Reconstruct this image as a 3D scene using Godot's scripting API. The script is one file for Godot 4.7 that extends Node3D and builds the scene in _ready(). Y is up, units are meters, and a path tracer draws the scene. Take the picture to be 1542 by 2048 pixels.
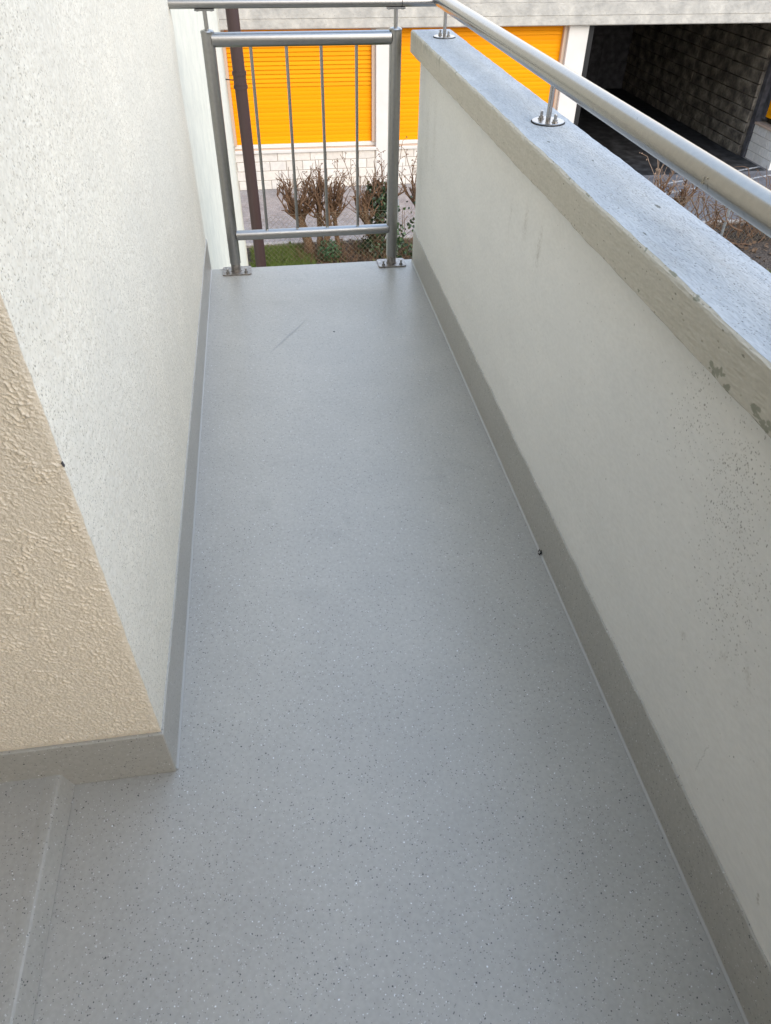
extends Node3D

# Balcony walkway with a coated floor, a parapet and a tubular railing; a low building with yellow blinds stands across the yard.
# Metres, y up, the walkway runs along -z, its floor is y = 0 and the yard lies at y = GROUND.

const GROUND := -2.38
const FACADE := -12.0
const WALL_X := -0.308        # face of the rough white wall
const SMOOTH_X := -0.32       # face of the smooth wall beyond it
const PAR_X := 0.65           # inner face of the parapet
const TAN_Z := -0.815         # face of the tan wall
const END_Z := -3.356         # far edge of the floor

var M := {}
var rng := RandomNumberGenerator.new()
var used := {}

# ---------------------------------------------------------------- nodes

func numbered(called: String, parent: Node) -> String:
	var key := str(parent.get_instance_id()) + called
	var n: int = used.get(key, 0)
	used[key] = n + 1
	return called if n == 0 else "%s_%03d" % [called, n]

func tag(o: Node, label: String, category: String, group := "", kind := "") -> void:
	if label: o.set_meta("label", label)
	if category: o.set_meta("category", category)
	if group: o.set_meta("group", group)
	if kind: o.set_meta("kind", kind)

func thing(called: String, label: String, category: String, at := Vector3.ZERO, group := "") -> Node3D:
	var o := Node3D.new()
	o.name = numbered(called, self)
	add_child(o, true)
	o.position = at
	tag(o, label, category, group)
	return o

func part(called: String, mesh: Mesh, mat: Material, parent: Node, at := Vector3.ZERO, kind := "") -> MeshInstance3D:
	var o := MeshInstance3D.new()
	o.name = numbered(called, parent)
	o.mesh = mesh
	o.material_override = mat
	o.position = at
	parent.add_child(o, true)
	if kind: o.set_meta("kind", kind)
	return o

# ---------------------------------------------------------------- shapes

func begin() -> SurfaceTool:
	var st := SurfaceTool.new()
	st.begin(Mesh.PRIMITIVE_TRIANGLES)
	return st

func done(st: SurfaceTool) -> ArrayMesh:
	st.index()
	return st.commit()

func tri(st: SurfaceTool, p: Array, n: Array, uv: Array) -> void:
	var facing: float = (p[1] - p[0]).cross(p[2] - p[0]).dot(n[0] + n[1] + n[2])
	var order := [0, 1, 2] if facing < 0.0 else [0, 2, 1]
	for k in order:
		st.set_normal(n[k])
		st.set_uv(uv[k])
		st.add_vertex(p[k])

func quad(st: SurfaceTool, a: Vector3, b: Vector3, c: Vector3, d: Vector3, out: Vector3, ua := Vector2(0, 0), ub := Vector2(1, 0), uc := Vector2(1, 1), ud := Vector2(0, 1)) -> void:
	var n := (b - a).cross(c - a).normalized()
	if n.length() < 0.5:
		n = (c - a).cross(d - a).normalized()
	if n.dot(out) < 0.0:
		n = -n
	tri(st, [a, b, c], [n, n, n], [ua, ub, uc])
	tri(st, [a, c, d], [n, n, n], [ua, uc, ud])

func box(st: SurfaceTool, a: Vector3, b: Vector3, bevel := 0.0) -> void:
	# an axis-aligned box from corner a to corner b whose edges are chamfered
	var c := (a + b) / 2.0
	var h := (b - a).abs() / 2.0
	var e := minf(bevel, minf(h.x, minf(h.y, h.z)) * 0.9)
	var axes := [Vector3.RIGHT, Vector3.UP, Vector3.BACK]
	for k in 3:
		var n: Vector3 = axes[k]
		var u: Vector3 = axes[(k + 1) % 3]
		var v: Vector3 = axes[(k + 2) % 3]
		var hn := h[k]
		var hu := h[(k + 1) % 3]
		var hv := h[(k + 2) % 3]
		for s in [-1.0, 1.0]:
			var f: Vector3 = c + n * hn * s
			quad(st, f - u * (hu - e) - v * (hv - e), f + u * (hu - e) - v * (hv - e), f + u * (hu - e) + v * (hv - e), f - u * (hu - e) + v * (hv - e), n * s,
				Vector2(0, 0), Vector2(hu * 2, 0), Vector2(hu * 2, hv * 2), Vector2(0, hv * 2))
			if e > 0.0:
				for t in [-1.0, 1.0]:   # chamfer between the n face and the u face
					var p: Vector3 = c + n * hn * s + u * (hu - e) * t
					var q: Vector3 = c + n * (hn - e) * s + u * hu * t
					quad(st, p - v * (hv - e), p + v * (hv - e), q + v * (hv - e), q - v * (hv - e), n * s + u * t)
	if e > 0.0:
		for sx in [-1.0, 1.0]:
			for sy in [-1.0, 1.0]:
				for sz in [-1.0, 1.0]:
					var o := Vector3(sx, sy, sz)
					var p0 := c + Vector3(h.x, h.y - e, h.z - e) * o
					var p1 := c + Vector3(h.x - e, h.y, h.z - e) * o
					var p2 := c + Vector3(h.x - e, h.y - e, h.z) * o
					var n := o.normalized()
					tri(st, [p0, p1, p2], [n, n, n], [Vector2.ZERO, Vector2.ZERO, Vector2.ZERO])

func box_mesh(a: Vector3, b: Vector3, bevel := 0.0) -> ArrayMesh:
	var st := begin()
	box(st, a, b, bevel)
	return done(st)

func extrude(st: SurfaceTool, profile: PackedVector2Array, frame: Transform3D, length: float, round_from := 0.0) -> void:
	# profile lies in the frame's xy plane, swept along its z; v runs round the profile, u along the sweep
	var n := profile.size()
	var mid := Vector2.ZERO
	for p in profile:
		mid += p / n
	var ccw := not Geometry2D.is_polygon_clockwise(profile)
	var run := 0.0
	for i in n:
		var p := profile[i]
		var q := profile[(i + 1) % n]
		var side := (q - p).orthogonal().normalized() * (-1.0 if ccw else 1.0)
		side = Vector2((q - p).y, -(q - p).x).normalized() * (1.0 if ccw else -1.0)
		var step := p.distance_to(q)
		quad(st, frame * Vector3(p.x, p.y, 0), frame * Vector3(q.x, q.y, 0), frame * Vector3(q.x, q.y, length), frame * Vector3(p.x, p.y, length), frame.basis * Vector3(side.x, side.y, 0),
			Vector2(0, run), Vector2(0, run + step), Vector2(length, run + step), Vector2(length, run))
		run += step
	var t := Geometry2D.triangulate_polygon(profile)
	for z in [0.0, length]:
		var nz := frame.basis * Vector3(0, 0, -1.0 if z == 0.0 else 1.0)
		for k in range(0, t.size(), 3):
			var pts := []
			var uvs := []
			for j in 3:
				var p := profile[t[k + j]]
				pts.append(frame * Vector3(p.x, p.y, z))
				uvs.append(p)
			tri(st, pts, [nz, nz, nz], uvs)

func tube(st: SurfaceTool, pts: PackedVector3Array, rads: PackedFloat32Array, sides := 10, caps := true) -> void:
	var n := pts.size()
	var rings := []
	var norms := []
	var dir := (pts[1] - pts[0]).normalized()
	var u := dir.cross(Vector3.UP if absf(dir.y) < 0.9 else Vector3.RIGHT).normalized()
	var run := 0.0
	var lens := []
	for i in n:
		var d := (pts[mini(i + 1, n - 1)] - pts[maxi(i - 1, 0)]).normalized()
		u = (u - d * u.dot(d)).normalized()
		var v := d.cross(u)
		var ring := PackedVector3Array()
		var nr := PackedVector3Array()
		for k in sides + 1:
			var a := TAU * k / sides
			var o := u * cos(a) + v * sin(a)
			ring.append(pts[i] + o * rads[i])
			nr.append(o)
		rings.append(ring)
		norms.append(nr)
		if i > 0: run += pts[i].distance_to(pts[i - 1])
		lens.append(run)
	for i in n - 1:
		for k in sides:
			var ua := Vector2(float(k) / sides, lens[i])
			var ub := Vector2(float(k + 1) / sides, lens[i])
			var uc := Vector2(float(k + 1) / sides, lens[i + 1])
			var ud := Vector2(float(k) / sides, lens[i + 1])
			var a: Vector3 = rings[i][k]
			var b: Vector3 = rings[i][k + 1]
			var c: Vector3 = rings[i + 1][k + 1]
			var d: Vector3 = rings[i + 1][k]
			tri(st, [a, b, c], [norms[i][k], norms[i][k + 1], norms[i + 1][k + 1]], [ua, ub, uc])
			tri(st, [a, c, d], [norms[i][k], norms[i + 1][k + 1], norms[i + 1][k]], [ua, uc, ud])
	if caps:
		for e in [0, n - 1]:
			var nd := (pts[0] - pts[1]).normalized() if e == 0 else (pts[n - 1] - pts[n - 2]).normalized()
			for k in sides:
				tri(st, [pts[e], rings[e][k], rings[e][k + 1]], [nd, nd, nd], [Vector2.ZERO, Vector2.ZERO, Vector2.ZERO])

func rod(a: Vector3, b: Vector3, r: float, sides := 24, lip := 0.0) -> ArrayMesh:
	var st := begin()
	if lip > 0.0:
		var d := (b - a).normalized() * lip
		tube(st, [a, a + d * 0.3, a + d, b - d, b - d * 0.3, b], [r - lip, r - lip * 0.3, r, r, r - lip * 0.3, r - lip], sides)
	else:
		tube(st, [a, b], [r, r], sides)
	return done(st)

func lathe_y(st: SurfaceTool, base: Vector3, prof: Array, sides := 20) -> void:
	# prof: [height, radius] pairs turned about the vertical through base, each step with a hard edge
	for i in prof.size() - 1:
		var h0: float = prof[i][0]
		var r0: float = prof[i][1]
		var h1: float = prof[i + 1][0]
		var r1: float = prof[i + 1][1]
		var slope := Vector2(h1 - h0, r0 - r1).normalized()
		if slope.length() < 0.5: continue
		for k in sides:
			var a0 := TAU * k / sides
			var a1 := TAU * (k + 1) / sides
			var o0 := Vector3(cos(a0), 0, sin(a0))
			var o1 := Vector3(cos(a1), 0, sin(a1))
			var n0 := o0 * slope.x + Vector3.UP * slope.y
			var n1 := o1 * slope.x + Vector3.UP * slope.y
			var a := base + Vector3.UP * h0 + o0 * r0
			var b := base + Vector3.UP * h0 + o1 * r0
			var c := base + Vector3.UP * h1 + o1 * r1
			var d := base + Vector3.UP * h1 + o0 * r1
			if r0 > 0.0: tri(st, [a, b, c], [n0, n1, n1], [Vector2.ZERO, Vector2.ZERO, Vector2.ZERO])
			if r1 > 0.0: tri(st, [a, c, d], [n0, n1, n0], [Vector2.ZERO, Vector2.ZERO, Vector2.ZERO])

func grid(nu: int, nv: int, at: Callable, uv: Callable) -> ArrayMesh:
	# a smooth sheet: at(i, j) gives points, normals come from its neighbours and face (d/du x d/dv)
	var p := PackedVector3Array()
	var n := PackedVector3Array()
	var t := PackedVector2Array()
	var ix := PackedInt32Array()
	p.resize((nu + 1) * (nv + 1))
	n.resize(p.size())
	t.resize(p.size())
	for j in nv + 1:
		for i in nu + 1:
			p[j * (nu + 1) + i] = at.call(i, j)
			t[j * (nu + 1) + i] = uv.call(i, j)
	for j in nv + 1:
		for i in nu + 1:
			var du := p[j * (nu + 1) + mini(i + 1, nu)] - p[j * (nu + 1) + maxi(i - 1, 0)]
			var dv := p[mini(j + 1, nv) * (nu + 1) + i] - p[maxi(j - 1, 0) * (nu + 1) + i]
			n[j * (nu + 1) + i] = du.cross(dv).normalized()
	for j in nv:
		for i in nu:
			var a := j * (nu + 1) + i
			ix.append_array([a, a + nu + 1, a + 1, a + 1, a + nu + 1, a + nu + 2])
	var arr := []
	arr.resize(Mesh.ARRAY_MAX)
	arr[Mesh.ARRAY_VERTEX] = p
	arr[Mesh.ARRAY_NORMAL] = n
	arr[Mesh.ARRAY_TEX_UV] = t
	arr[Mesh.ARRAY_INDEX] = ix
	var m := ArrayMesh.new()
	m.add_surface_from_arrays(Mesh.PRIMITIVE_TRIANGLES, arr)
	return m

# ---------------------------------------------------------------- textures

func noise_bytes(size: int, freq: float, seed_: int, octaves := 4, kind := FastNoiseLite.TYPE_SIMPLEX_SMOOTH) -> PackedByteArray:
	var f := FastNoiseLite.new()
	f.noise_type = kind
	f.seed = seed_
	f.frequency = freq
	f.fractal_octaves = octaves
	var im := f.get_seamless_image(size, size)
	im.convert(Image.FORMAT_L8)
	return im.get_data()

func base_image(size: int, colour: Color, layers: Array) -> Image:
	# layers: [bytes, amount] or [bytes, amount, tint]: brightens and darkens the base colour (sRGB)
	var out := PackedByteArray()
	out.resize(size * size * 3)
	var r := colour.r * 255.0
	var g := colour.g * 255.0
	var b := colour.b * 255.0
	for i in size * size:
		var dr := 0.0
		var dg := 0.0
		var db := 0.0
		for l in layers:
			var v: float = (float(l[0][i]) - 127.0) * l[1]
			dr += v * l[2].x
			dg += v * l[2].y
			db += v * l[2].z
		out[i * 3] = clampi(int(r + dr), 0, 255)
		out[i * 3 + 1] = clampi(int(g + dg), 0, 255)
		out[i * 3 + 2] = clampi(int(b + db), 0, 255)
	return Image.create_from_data(size, size, false, Image.FORMAT_RGB8, out)

func grey_image(size: int, bytes: PackedByteArray) -> Image:
	return Image.create_from_data(size, size, false, Image.FORMAT_L8, bytes)

func dab(im: Image, cx: float, cy: float, rx: float, ry: float, turn: float, c: Color, ragged := 0.0, soft := false) -> void:
	# one irregular speck; the picture wraps round
	var w := im.get_width()
	var h := im.get_height()
	var reach := int(ceil(maxf(rx, ry)))
	var ct := cos(turn)
	var sn := sin(turn)
	for y in range(-reach, reach + 1):
		for x in range(-reach, reach + 1):
			var u := (x * ct + y * sn) / rx
			var v := (-x * sn + y * ct) / ry
			var d := u * u + v * v
			if ragged > 0.0: d *= 1.0 + rng.randf_range(-ragged, ragged)
			if d < 1.0:
				var px := posmod(int(cx) + x, w)
				var py := posmod(int(cy) + y, h)
				var a := c.a * (clampf(1.0 - d, 0.0, 1.0) if soft else clampf((1.0 - d) * 3.0, 0.0, 1.0))
				im.set_pixel(px, py, im.get_pixel(px, py).lerp(Color(c.r, c.g, c.b), a))

func tex(im: Image) -> ImageTexture:
	return ImageTexture.create_from_image(im)

func mat(colour: Color, rough: float, metal := 0.0) -> StandardMaterial3D:
	var m := StandardMaterial3D.new()
	m.albedo_color = colour
	m.roughness = rough
	m.metallic = metal
	return m

func world_mapped(m: StandardMaterial3D, tile: float) -> StandardMaterial3D:
	m.uv1_triplanar = true
	m.uv1_world_triplanar = true
	m.uv1_scale = Vector3.ONE / tile
	m.uv1_triplanar_sharpness = 8.0
	return m

func relief(m: StandardMaterial3D, im: Image, centimetres: float) -> StandardMaterial3D:
	m.heightmap_enabled = true
	m.heightmap_texture = tex(im)
	m.heightmap_scale = centimetres
	return m

func textured(im: Image, rough: float, tile := 0.0) -> StandardMaterial3D:
	var m := mat(Color.WHITE, rough)
	m.albedo_texture = tex(im)
	if tile > 0.0: world_mapped(m, tile)
	return m

const WARM := Vector3(1.0, 0.95, 0.85)
const EVEN := Vector3(1, 1, 1)

func make_materials() -> void:
	rng.seed = 11
	var fine := noise_bytes(1024, 0.12, 1, 3)
	var broad := noise_bytes(1024, 0.006, 2, 4)
	var medium := noise_bytes(1024, 0.03, 3, 4)
	var cells := noise_bytes(1024, 0.05, 5, 2, FastNoiseLite.TYPE_CELLULAR)

	# --- coated floor: grey resin strewn with dark and pale flakes (2048 pixels on 1.7 m)
	var floor_im := base_image(1024, Color(0.656, 0.646, 0.618), [[broad, 0.028, WARM], [fine, 0.05, EVEN], [medium, 0.012, EVEN]])
	floor_im.resize(2048, 2048, Image.INTERPOLATE_BILINEAR)
	var skirt_im: Image = base_image(1024, Color(0.668, 0.658, 0.628), [[broad, 0.03, WARM], [fine, 0.05, EVEN], [medium, 0.015, EVEN]])
	skirt_im.resize(2048, 2048, Image.INTERPOLATE_BILINEAR)
	for k in 46000:
		var dark := rng.randf() < 0.58
		var c := Color(0.13, 0.15, 0.17) if dark else Color(0.93, 0.95, 0.97)
		c.a = pow(rng.randf(), 0.8) * 0.8 + 0.2
		var r := rng.randf_range(0.65, 1.25) * (1.0 if rng.randf() < 0.94 else 1.5)
		dab(floor_im, rng.randf() * 2048, rng.randf() * 2048, r * 1.15, r * rng.randf_range(0.6, 1.0), rng.randf() * PI, c, 0.3)
		if k % 4 < 3:
			dab(skirt_im, rng.randf() * 2048, rng.randf() * 2048, r * 1.25, r * 1.1 * rng.randf_range(0.6, 1.0), rng.randf() * PI, c, 0.3)
	for k in 26:   # dried water and scuffs, barely darker than the coating
		dab(floor_im, rng.randf() * 2048, rng.randf() * 2048, rng.randf_range(12, 90), rng.randf_range(6, 40), rng.randf() * PI, Color(0.50, 0.50, 0.48, rng.randf_range(0.05, 0.13)), 0.3, true)
	var peel := noise_bytes(1024, 0.09, 9, 2)
	M.floor = textured(floor_im, 0.34, 1.7)
	relief(M.floor, grey_image(1024, peel), 0.035)
	M.skirt = textured(skirt_im, 0.42, 1.7)
	relief(M.skirt, grey_image(1024, peel), 0.05)
	M.seam = mat(Color(0.655, 0.655, 0.645), 0.4)

	# --- rough white render: a pale skin torn by short upright pits
	var rough_im := base_image(1024, Color(0.882, 0.860, 0.800), [[broad, 0.045, WARM], [fine, 0.09, EVEN], [medium, 0.03, WARM]])
	rough_im.resize(2048, 2048, Image.INTERPOLATE_BILINEAR)
	var rough_h := Image.create_empty(2048, 2048, false, Image.FORMAT_L8)
	rough_h.fill(Color(0.8, 0.8, 0.8))
	var grain := grey_image(1024, noise_bytes(1024, 0.06, 31, 4))
	grain.resize(2048, 2048)
	rough_h.blit_rect(grain, Rect2i(0, 0, 2048, 2048), Vector2i.ZERO)
	for k in 80000:
		var x := rng.randf() * 2048
		var y := rng.randf() * 2048
		var dense := float(broad[(int(y) / 2) * 1024 + int(x) / 2]) / 255.0 + float(medium[(int(y) / 2) * 1024 + int(x) / 2]) / 510.0
		if rng.randf() > dense * 1.3 - 0.18: continue
		var w := rng.randf_range(0.6, 1.1) * (1.0 if rng.randf() < 0.92 else 1.4)
		var h := w * rng.randf_range(0.9, 1.9)
		var t := rng.randf_range(-0.25, 0.25)
		var c := Color(0.58, 0.545, 0.47).lerp(Color(0.44, 0.43, 0.40), rng.randf())
		c.a = rng.randf_range(0.25, 0.95)
		dab(rough_im, x, y, w, h, t, c, 0.5)
		dab(rough_h, x, y, w * 1.2, h * 1.2, t, Color(0.02, 0.02, 0.02, 0.9), 0.3)
	M.render_rough = textured(rough_im, 0.9, 1.6)
	relief(M.render_rough, rough_h, 0.16)

	var smooth_im := base_image(1024, Color(0.91, 0.90, 0.84), [[broad, 0.06, WARM], [medium, 0.05, WARM], [fine, 0.02, EVEN]])
	M.render_smooth = textured(smooth_im, 0.88, 1.5)
	relief(M.render_smooth, grey_image(1024, fine), 0.04)

	# --- tan stucco: the relief itself is geometry
	var tan_im := base_image(1024, Color(0.893, 0.848, 0.772), [[fine, 0.05, WARM], [medium, 0.05, WARM]])
	M.stucco = textured(tan_im, 0.9, 0.5)
	relief(M.stucco, grey_image(1024, fine), 0.10)

	# --- parapet inner face, laid once on 3.4 m by 0.85 m
	M.parapet = parapet_material(fine, medium, broad)
	M.coping = coping_material(fine, medium, broad)

	# --- concrete of the building across the yard
	var con := base_image(1024, Color(0.740, 0.722, 0.685), [[broad, 0.18, WARM], [medium, 0.06, WARM], [fine, 0.05, EVEN]])
	for k in 900:
		var g := rng.randf_range(0.35, 0.55)
		dab(con, rng.randf() * 1024, rng.randf() * 1024, rng.randf_range(0.8, 2.6), rng.randf_range(0.8, 2.0), 0.0, Color(g, g * 0.97, g * 0.92, rng.randf_range(0.2, 0.7)), 0.4)
	M.concrete = textured(con, 0.9, 2.3)
	relief(M.concrete, grey_image(1024, medium), 0.5)
	var sooty := base_image(1024, Color(0.49, 0.45, 0.395), [[broad, 0.45, WARM], [medium, 0.16, WARM], [fine, 0.10, EVEN]])
	for k in 260:
		var g := rng.randf_range(0.1, 0.25)
		dab(sooty, rng.randf() * 1024, rng.randf() * 1024, rng.randf_range(1.0, 5.0), rng.randf_range(3.0, 22.0), rng.randf_range(-0.1, 0.1), Color(g, g * 0.95, g * 0.9, rng.randf_range(0.1, 0.5)), 0.5)
	M.old_concrete = textured(sooty, 0.92, 2.1)
	relief(M.old_concrete, grey_image(1024, fine), 0.4)
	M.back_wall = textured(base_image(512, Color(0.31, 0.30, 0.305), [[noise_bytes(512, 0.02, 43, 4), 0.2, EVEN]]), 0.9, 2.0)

	# --- asphalt, soil
	var asp := base_image(1024, Color(0.585, 0.557, 0.538), [[broad, 0.12, WARM], [medium, 0.09, EVEN], [fine, 0.22, EVEN], [cells, 0.05, EVEN]])
	M.asphalt = textured(asp, 0.88, 2.6)
	relief(M.asphalt, grey_image(1024, fine), 0.4)
	M.yard_shade = textured(base_image(1024, Color(0.40, 0.395, 0.405), [[broad, 0.12, WARM], [medium, 0.09, EVEN], [fine, 0.2, EVEN]]), 0.85, 2.6)  # asphalt made darker, shade before the garage put into the colour
	relief(M.yard_shade, grey_image(1024, fine), 0.4)
	M.garage_shade = textured(base_image(512, Color(0.17, 0.17, 0.175), [[noise_bytes(512, 0.015, 45, 4), 0.25, EVEN]]), 0.7, 2.0)  # garage shade put into the colour of its floor and roof
	M.turf = textured(base_image(1024, Color(0.33, 0.36, 0.20), [[medium, 0.25, WARM], [fine, 0.4, EVEN], [broad, 0.2, WARM]]), 0.95, 1.3)
	relief(M.turf, grey_image(1024, fine), 1.5)
	M.soil = textured(base_image(1024, Color(0.27, 0.225, 0.185), [[medium, 0.3, WARM], [fine, 0.3, EVEN]]), 0.95, 1.1)
	relief(M.soil, grey_image(1024, medium), 1.0)

	# --- bricks, blinds, paint
	M.bricks = []
	for k in 4:
		var tone: Color = [Color(0.925, 0.895, 0.850), Color(0.900, 0.868, 0.822), Color(0.940, 0.915, 0.875), Color(0.910, 0.885, 0.850)][k]
		var bm := mat(tone, 0.85)
		bm.albedo_texture = tex(base_image(256, Color(0.97, 0.97, 0.97), [[noise_bytes(256, 0.04, 50 + k, 4), 0.09, WARM]]))
		world_mapped(bm, 0.9)
		M.bricks.append(bm)
	M.mortar = mat(Color(0.70, 0.66, 0.61), 0.95)
	M.slats = []
	for k in 3:
		M.slats.append(mat([Color(0.985, 0.630, 0.012), Color(0.975, 0.62, 0.015), Color(0.99, 0.643, 0.018)][k], 0.55))
	for m in M.slats:
		m.metallic_specular = 0.25
	M.slat_shaded = mat(Color(0.95, 0.56, 0.02), 0.55)  # top slat, shade under the beam put into its colour
	M.white_paint = textured(base_image(512, Color(0.885, 0.865, 0.835), [[noise_bytes(512, 0.008, 61, 3), 0.05, WARM]]), 0.5, 1.4)
	M.beige_paint = mat(Color(0.80, 0.70, 0.61), 0.6)
	M.dark_frame = mat(Color(0.10, 0.10, 0.105), 0.6)
	M.dark_glass = mat(Color(0.05, 0.05, 0.055), 0.1)
	M.road_paint = textured(base_image(256, Color(0.62, 0.62, 0.62), [[noise_bytes(256, 0.06, 63, 3), 0.5, EVEN]]), 0.8, 0.7)
	M.kerb = textured(base_image(256, Color(0.66, 0.625, 0.585), [[noise_bytes(256, 0.05, 64, 3), 0.2, WARM]]), 0.9, 0.6)

	# --- metal
	var brushed := noise_bytes(512, 0.05, 71, 3)
	M.steel = mat(Color(0.64, 0.635, 0.625), 0.33, 1.0)
	M.steel.albedo_texture = tex(base_image(512, Color(0.96, 0.96, 0.96), [[brushed, 0.05, WARM]]))
	world_mapped(M.steel, 0.5)
	M.steel_side = mat(Color(0.60, 0.583, 0.555), 0.22, 1.0)
	var rail_im := base_image(512, Color(0.95, 0.95, 0.94), [[brushed, 0.06, WARM]])
	for k in 70:   # scratches and specks of dirt
		dab(rail_im, rng.randf() * 512, rng.randf() * 512, rng.randf_range(0.5, 1.0), rng.randf_range(1.5, 7.0), rng.randf_range(-0.5, 0.5), Color(0.4, 0.38, 0.34, rng.randf_range(0.2, 0.7)), 0.4)
	M.steel_side.albedo_texture = tex(rail_im)
	world_mapped(M.steel_side, 0.5)
	M.bright_steel = mat(Color(0.66, 0.65, 0.64), 0.26, 1.0)
	M.plate_steel = textured(base_image(256, Color(0.60, 0.575, 0.55), [[noise_bytes(256, 0.04, 73, 3), 0.25, WARM]]), 0.45, 0.2)
	M.plate_steel.metallic = 0.8
	M.dark_gap = mat(Color(0.07, 0.065, 0.06), 0.9)
	M.pipe = mat(Color(0.255, 0.190, 0.190), 0.42)
	M.zinc = mat(Color(0.74, 0.77, 0.79), 0.45, 0.6)
	M.wire = mat(Color(0.56, 0.52, 0.43), 0.6, 0.1)

	# --- plants
	M.bark = textured(base_image(256, Color(0.43, 0.335, 0.25), [[noise_bytes(256, 0.06, 81, 4), 0.5, WARM]]), 0.9, 0.25)
	M.shoot = textured(base_image(256, Color(0.43, 0.325, 0.24), [[noise_bytes(256, 0.06, 82, 4), 0.4, WARM]]), 0.85, 0.2)
	M.twig = mat(Color(0.47, 0.36, 0.27), 0.85)
	M.pale_twig = mat(Color(0.62, 0.52, 0.43), 0.85)
	M.cut_wood = mat(Color(0.80, 0.66, 0.45), 0.8)
	M.ivy = mat(Color(0.135, 0.215, 0.125), 0.45)
	M.ivy_light = mat(Color(0.27, 0.36, 0.22), 0.5)
	M.bush_leaf = mat(Color(0.21, 0.33, 0.19), 0.6)
	M.grass = mat(Color(0.43, 0.50, 0.24), 0.7)
	M.dry_leaf = mat(Color(0.39, 0.305, 0.225), 0.85)

func parapet_material(fine: PackedByteArray, medium: PackedByteArray, broad: PackedByteArray) -> StandardMaterial3D:
	var im := base_image(1024, Color(0.872, 0.866, 0.843), [[broad, 0.025, WARM], [medium, 0.02, WARM], [fine, 0.03, EVEN]])
	im.resize(2048, 1024, Image.INTERPOLATE_BILINEAR)
	im.crop(2048, 640)
	var h := grey_image(1024, fine)
	h.resize(2048, 1024, Image.INTERPOLATE_BILINEAR)
	h.crop(2048, 640)
	# picture x = metres from the far end / 3.4, y = metres below 0.87 / 0.87
	var px := 2048.0 / 3.4
	var py := 640.0 / 0.87
	var spot := func(z: float, y: float) -> Vector2: return Vector2((z + 3.32) * px, (0.87 - y) * py)
	# clouds of dirt specks: z, y, spread, count
	for s in [[-0.75, 0.72, 0.045, 520], [-0.66, 0.58, 0.05, 420], [-0.90, 0.74, 0.04, 220], [-1.1, 0.72, 0.22, 170], [-0.62, 0.45, 0.10, 90], [-1.62, 0.60, 0.3, 90], [-3.1, 0.60, 0.16, 420], [-2.9, 0.42, 0.2, 140], [-2.0, 0.78, 0.5, 120], [-0.5, 0.70, 0.10, 160]]:
		for k in s[3]:
			var p: Vector2 = spot.call(s[0] + rng.randfn(0, s[2]), s[1] + rng.randfn(0, s[2] * 1.3))
			if p.y < 2 or p.y > 636 or p.x < 2 or p.x > 2046: continue
			var g := rng.randf_range(0.34, 0.52)
			dab(im, p.x, p.y, rng.randf_range(0.45, 0.95), rng.randf_range(0.5, 1.25), rng.randf_range(-0.3, 0.3), Color(g, g * 0.96, g * 0.86, rng.randf_range(0.15, 0.75)), 0.5)
			dab(h, p.x, p.y, 1.1, 1.3, 0.0, Color(0.2, 0.2, 0.2, 0.5), 0.3)
	# smudges and scuffs: z, y, half width, half height, turn, strength
	for s in [[-1.82, 0.72, 0.018, 0.05, 0.1, 0.30], [-1.70, 0.70, 0.017, 0.055, 0.0, 0.36], [-1.95, 0.70, 0.012, 0.06, 0.0, 0.14], [-3.12, 0.60, 0.05, 0.16, 0.0, 0.22], [-3.22, 0.40, 0.04, 0.2, 0.0, 0.16], [-2.98, 0.66, 0.03, 0.12, 0.0, 0.16], [-0.56, 0.49, 0.006, 0.03, 0.7, 0.32], [-0.62, 0.47, 0.012, 0.012, 0.3, 0.2], [-0.345, 0.21, 0.003, 0.012, 0.4, 0.75], [-0.72, 0.40, 0.01, 0.01, 0.9, 0.28], [-0.45, 0.60, 0.16, 0.12, 0.0, 0.07], [-1.2, 0.33, 0.3, 0.09, 0.0, 0.05], [-2.3, 0.25, 0.3, 0.06, 0.0, 0.06]]:
		var n := int(clampf(s[2] * s[3] * px * py * 0.9, 20, 2600))
		for k in n:
			var o := Vector2(rng.randfn(0, s[2] * 0.55), rng.randfn(0, s[3] * 0.6)).rotated(s[4] if s[3] < 0.04 else 0.0)
			var p: Vector2 = spot.call(s[0] + o.x, s[1] + o.y)
			if p.y < 1 or p.y > 638: continue
			dab(im, p.x, p.y, rng.randf_range(0.8, 2.2), rng.randf_range(0.8, 3.4), 0.0, Color(0.47, 0.435, 0.37, s[5] * rng.randf_range(0.03, 0.26)), 0.4, true)
	# hairline crack
	var c: Vector2 = spot.call(-0.56, 0.30)
	for k in 60:
		c += Vector2(rng.randf_range(-0.8, 1.0), 1.0)
		dab(im, c.x, c.y, 1.0, 1.0, 0.0, Color(0.50, 0.48, 0.44, 0.22))
	var m := textured(im, 0.82)
	relief(m, h, 0.05)
	return m

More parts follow.
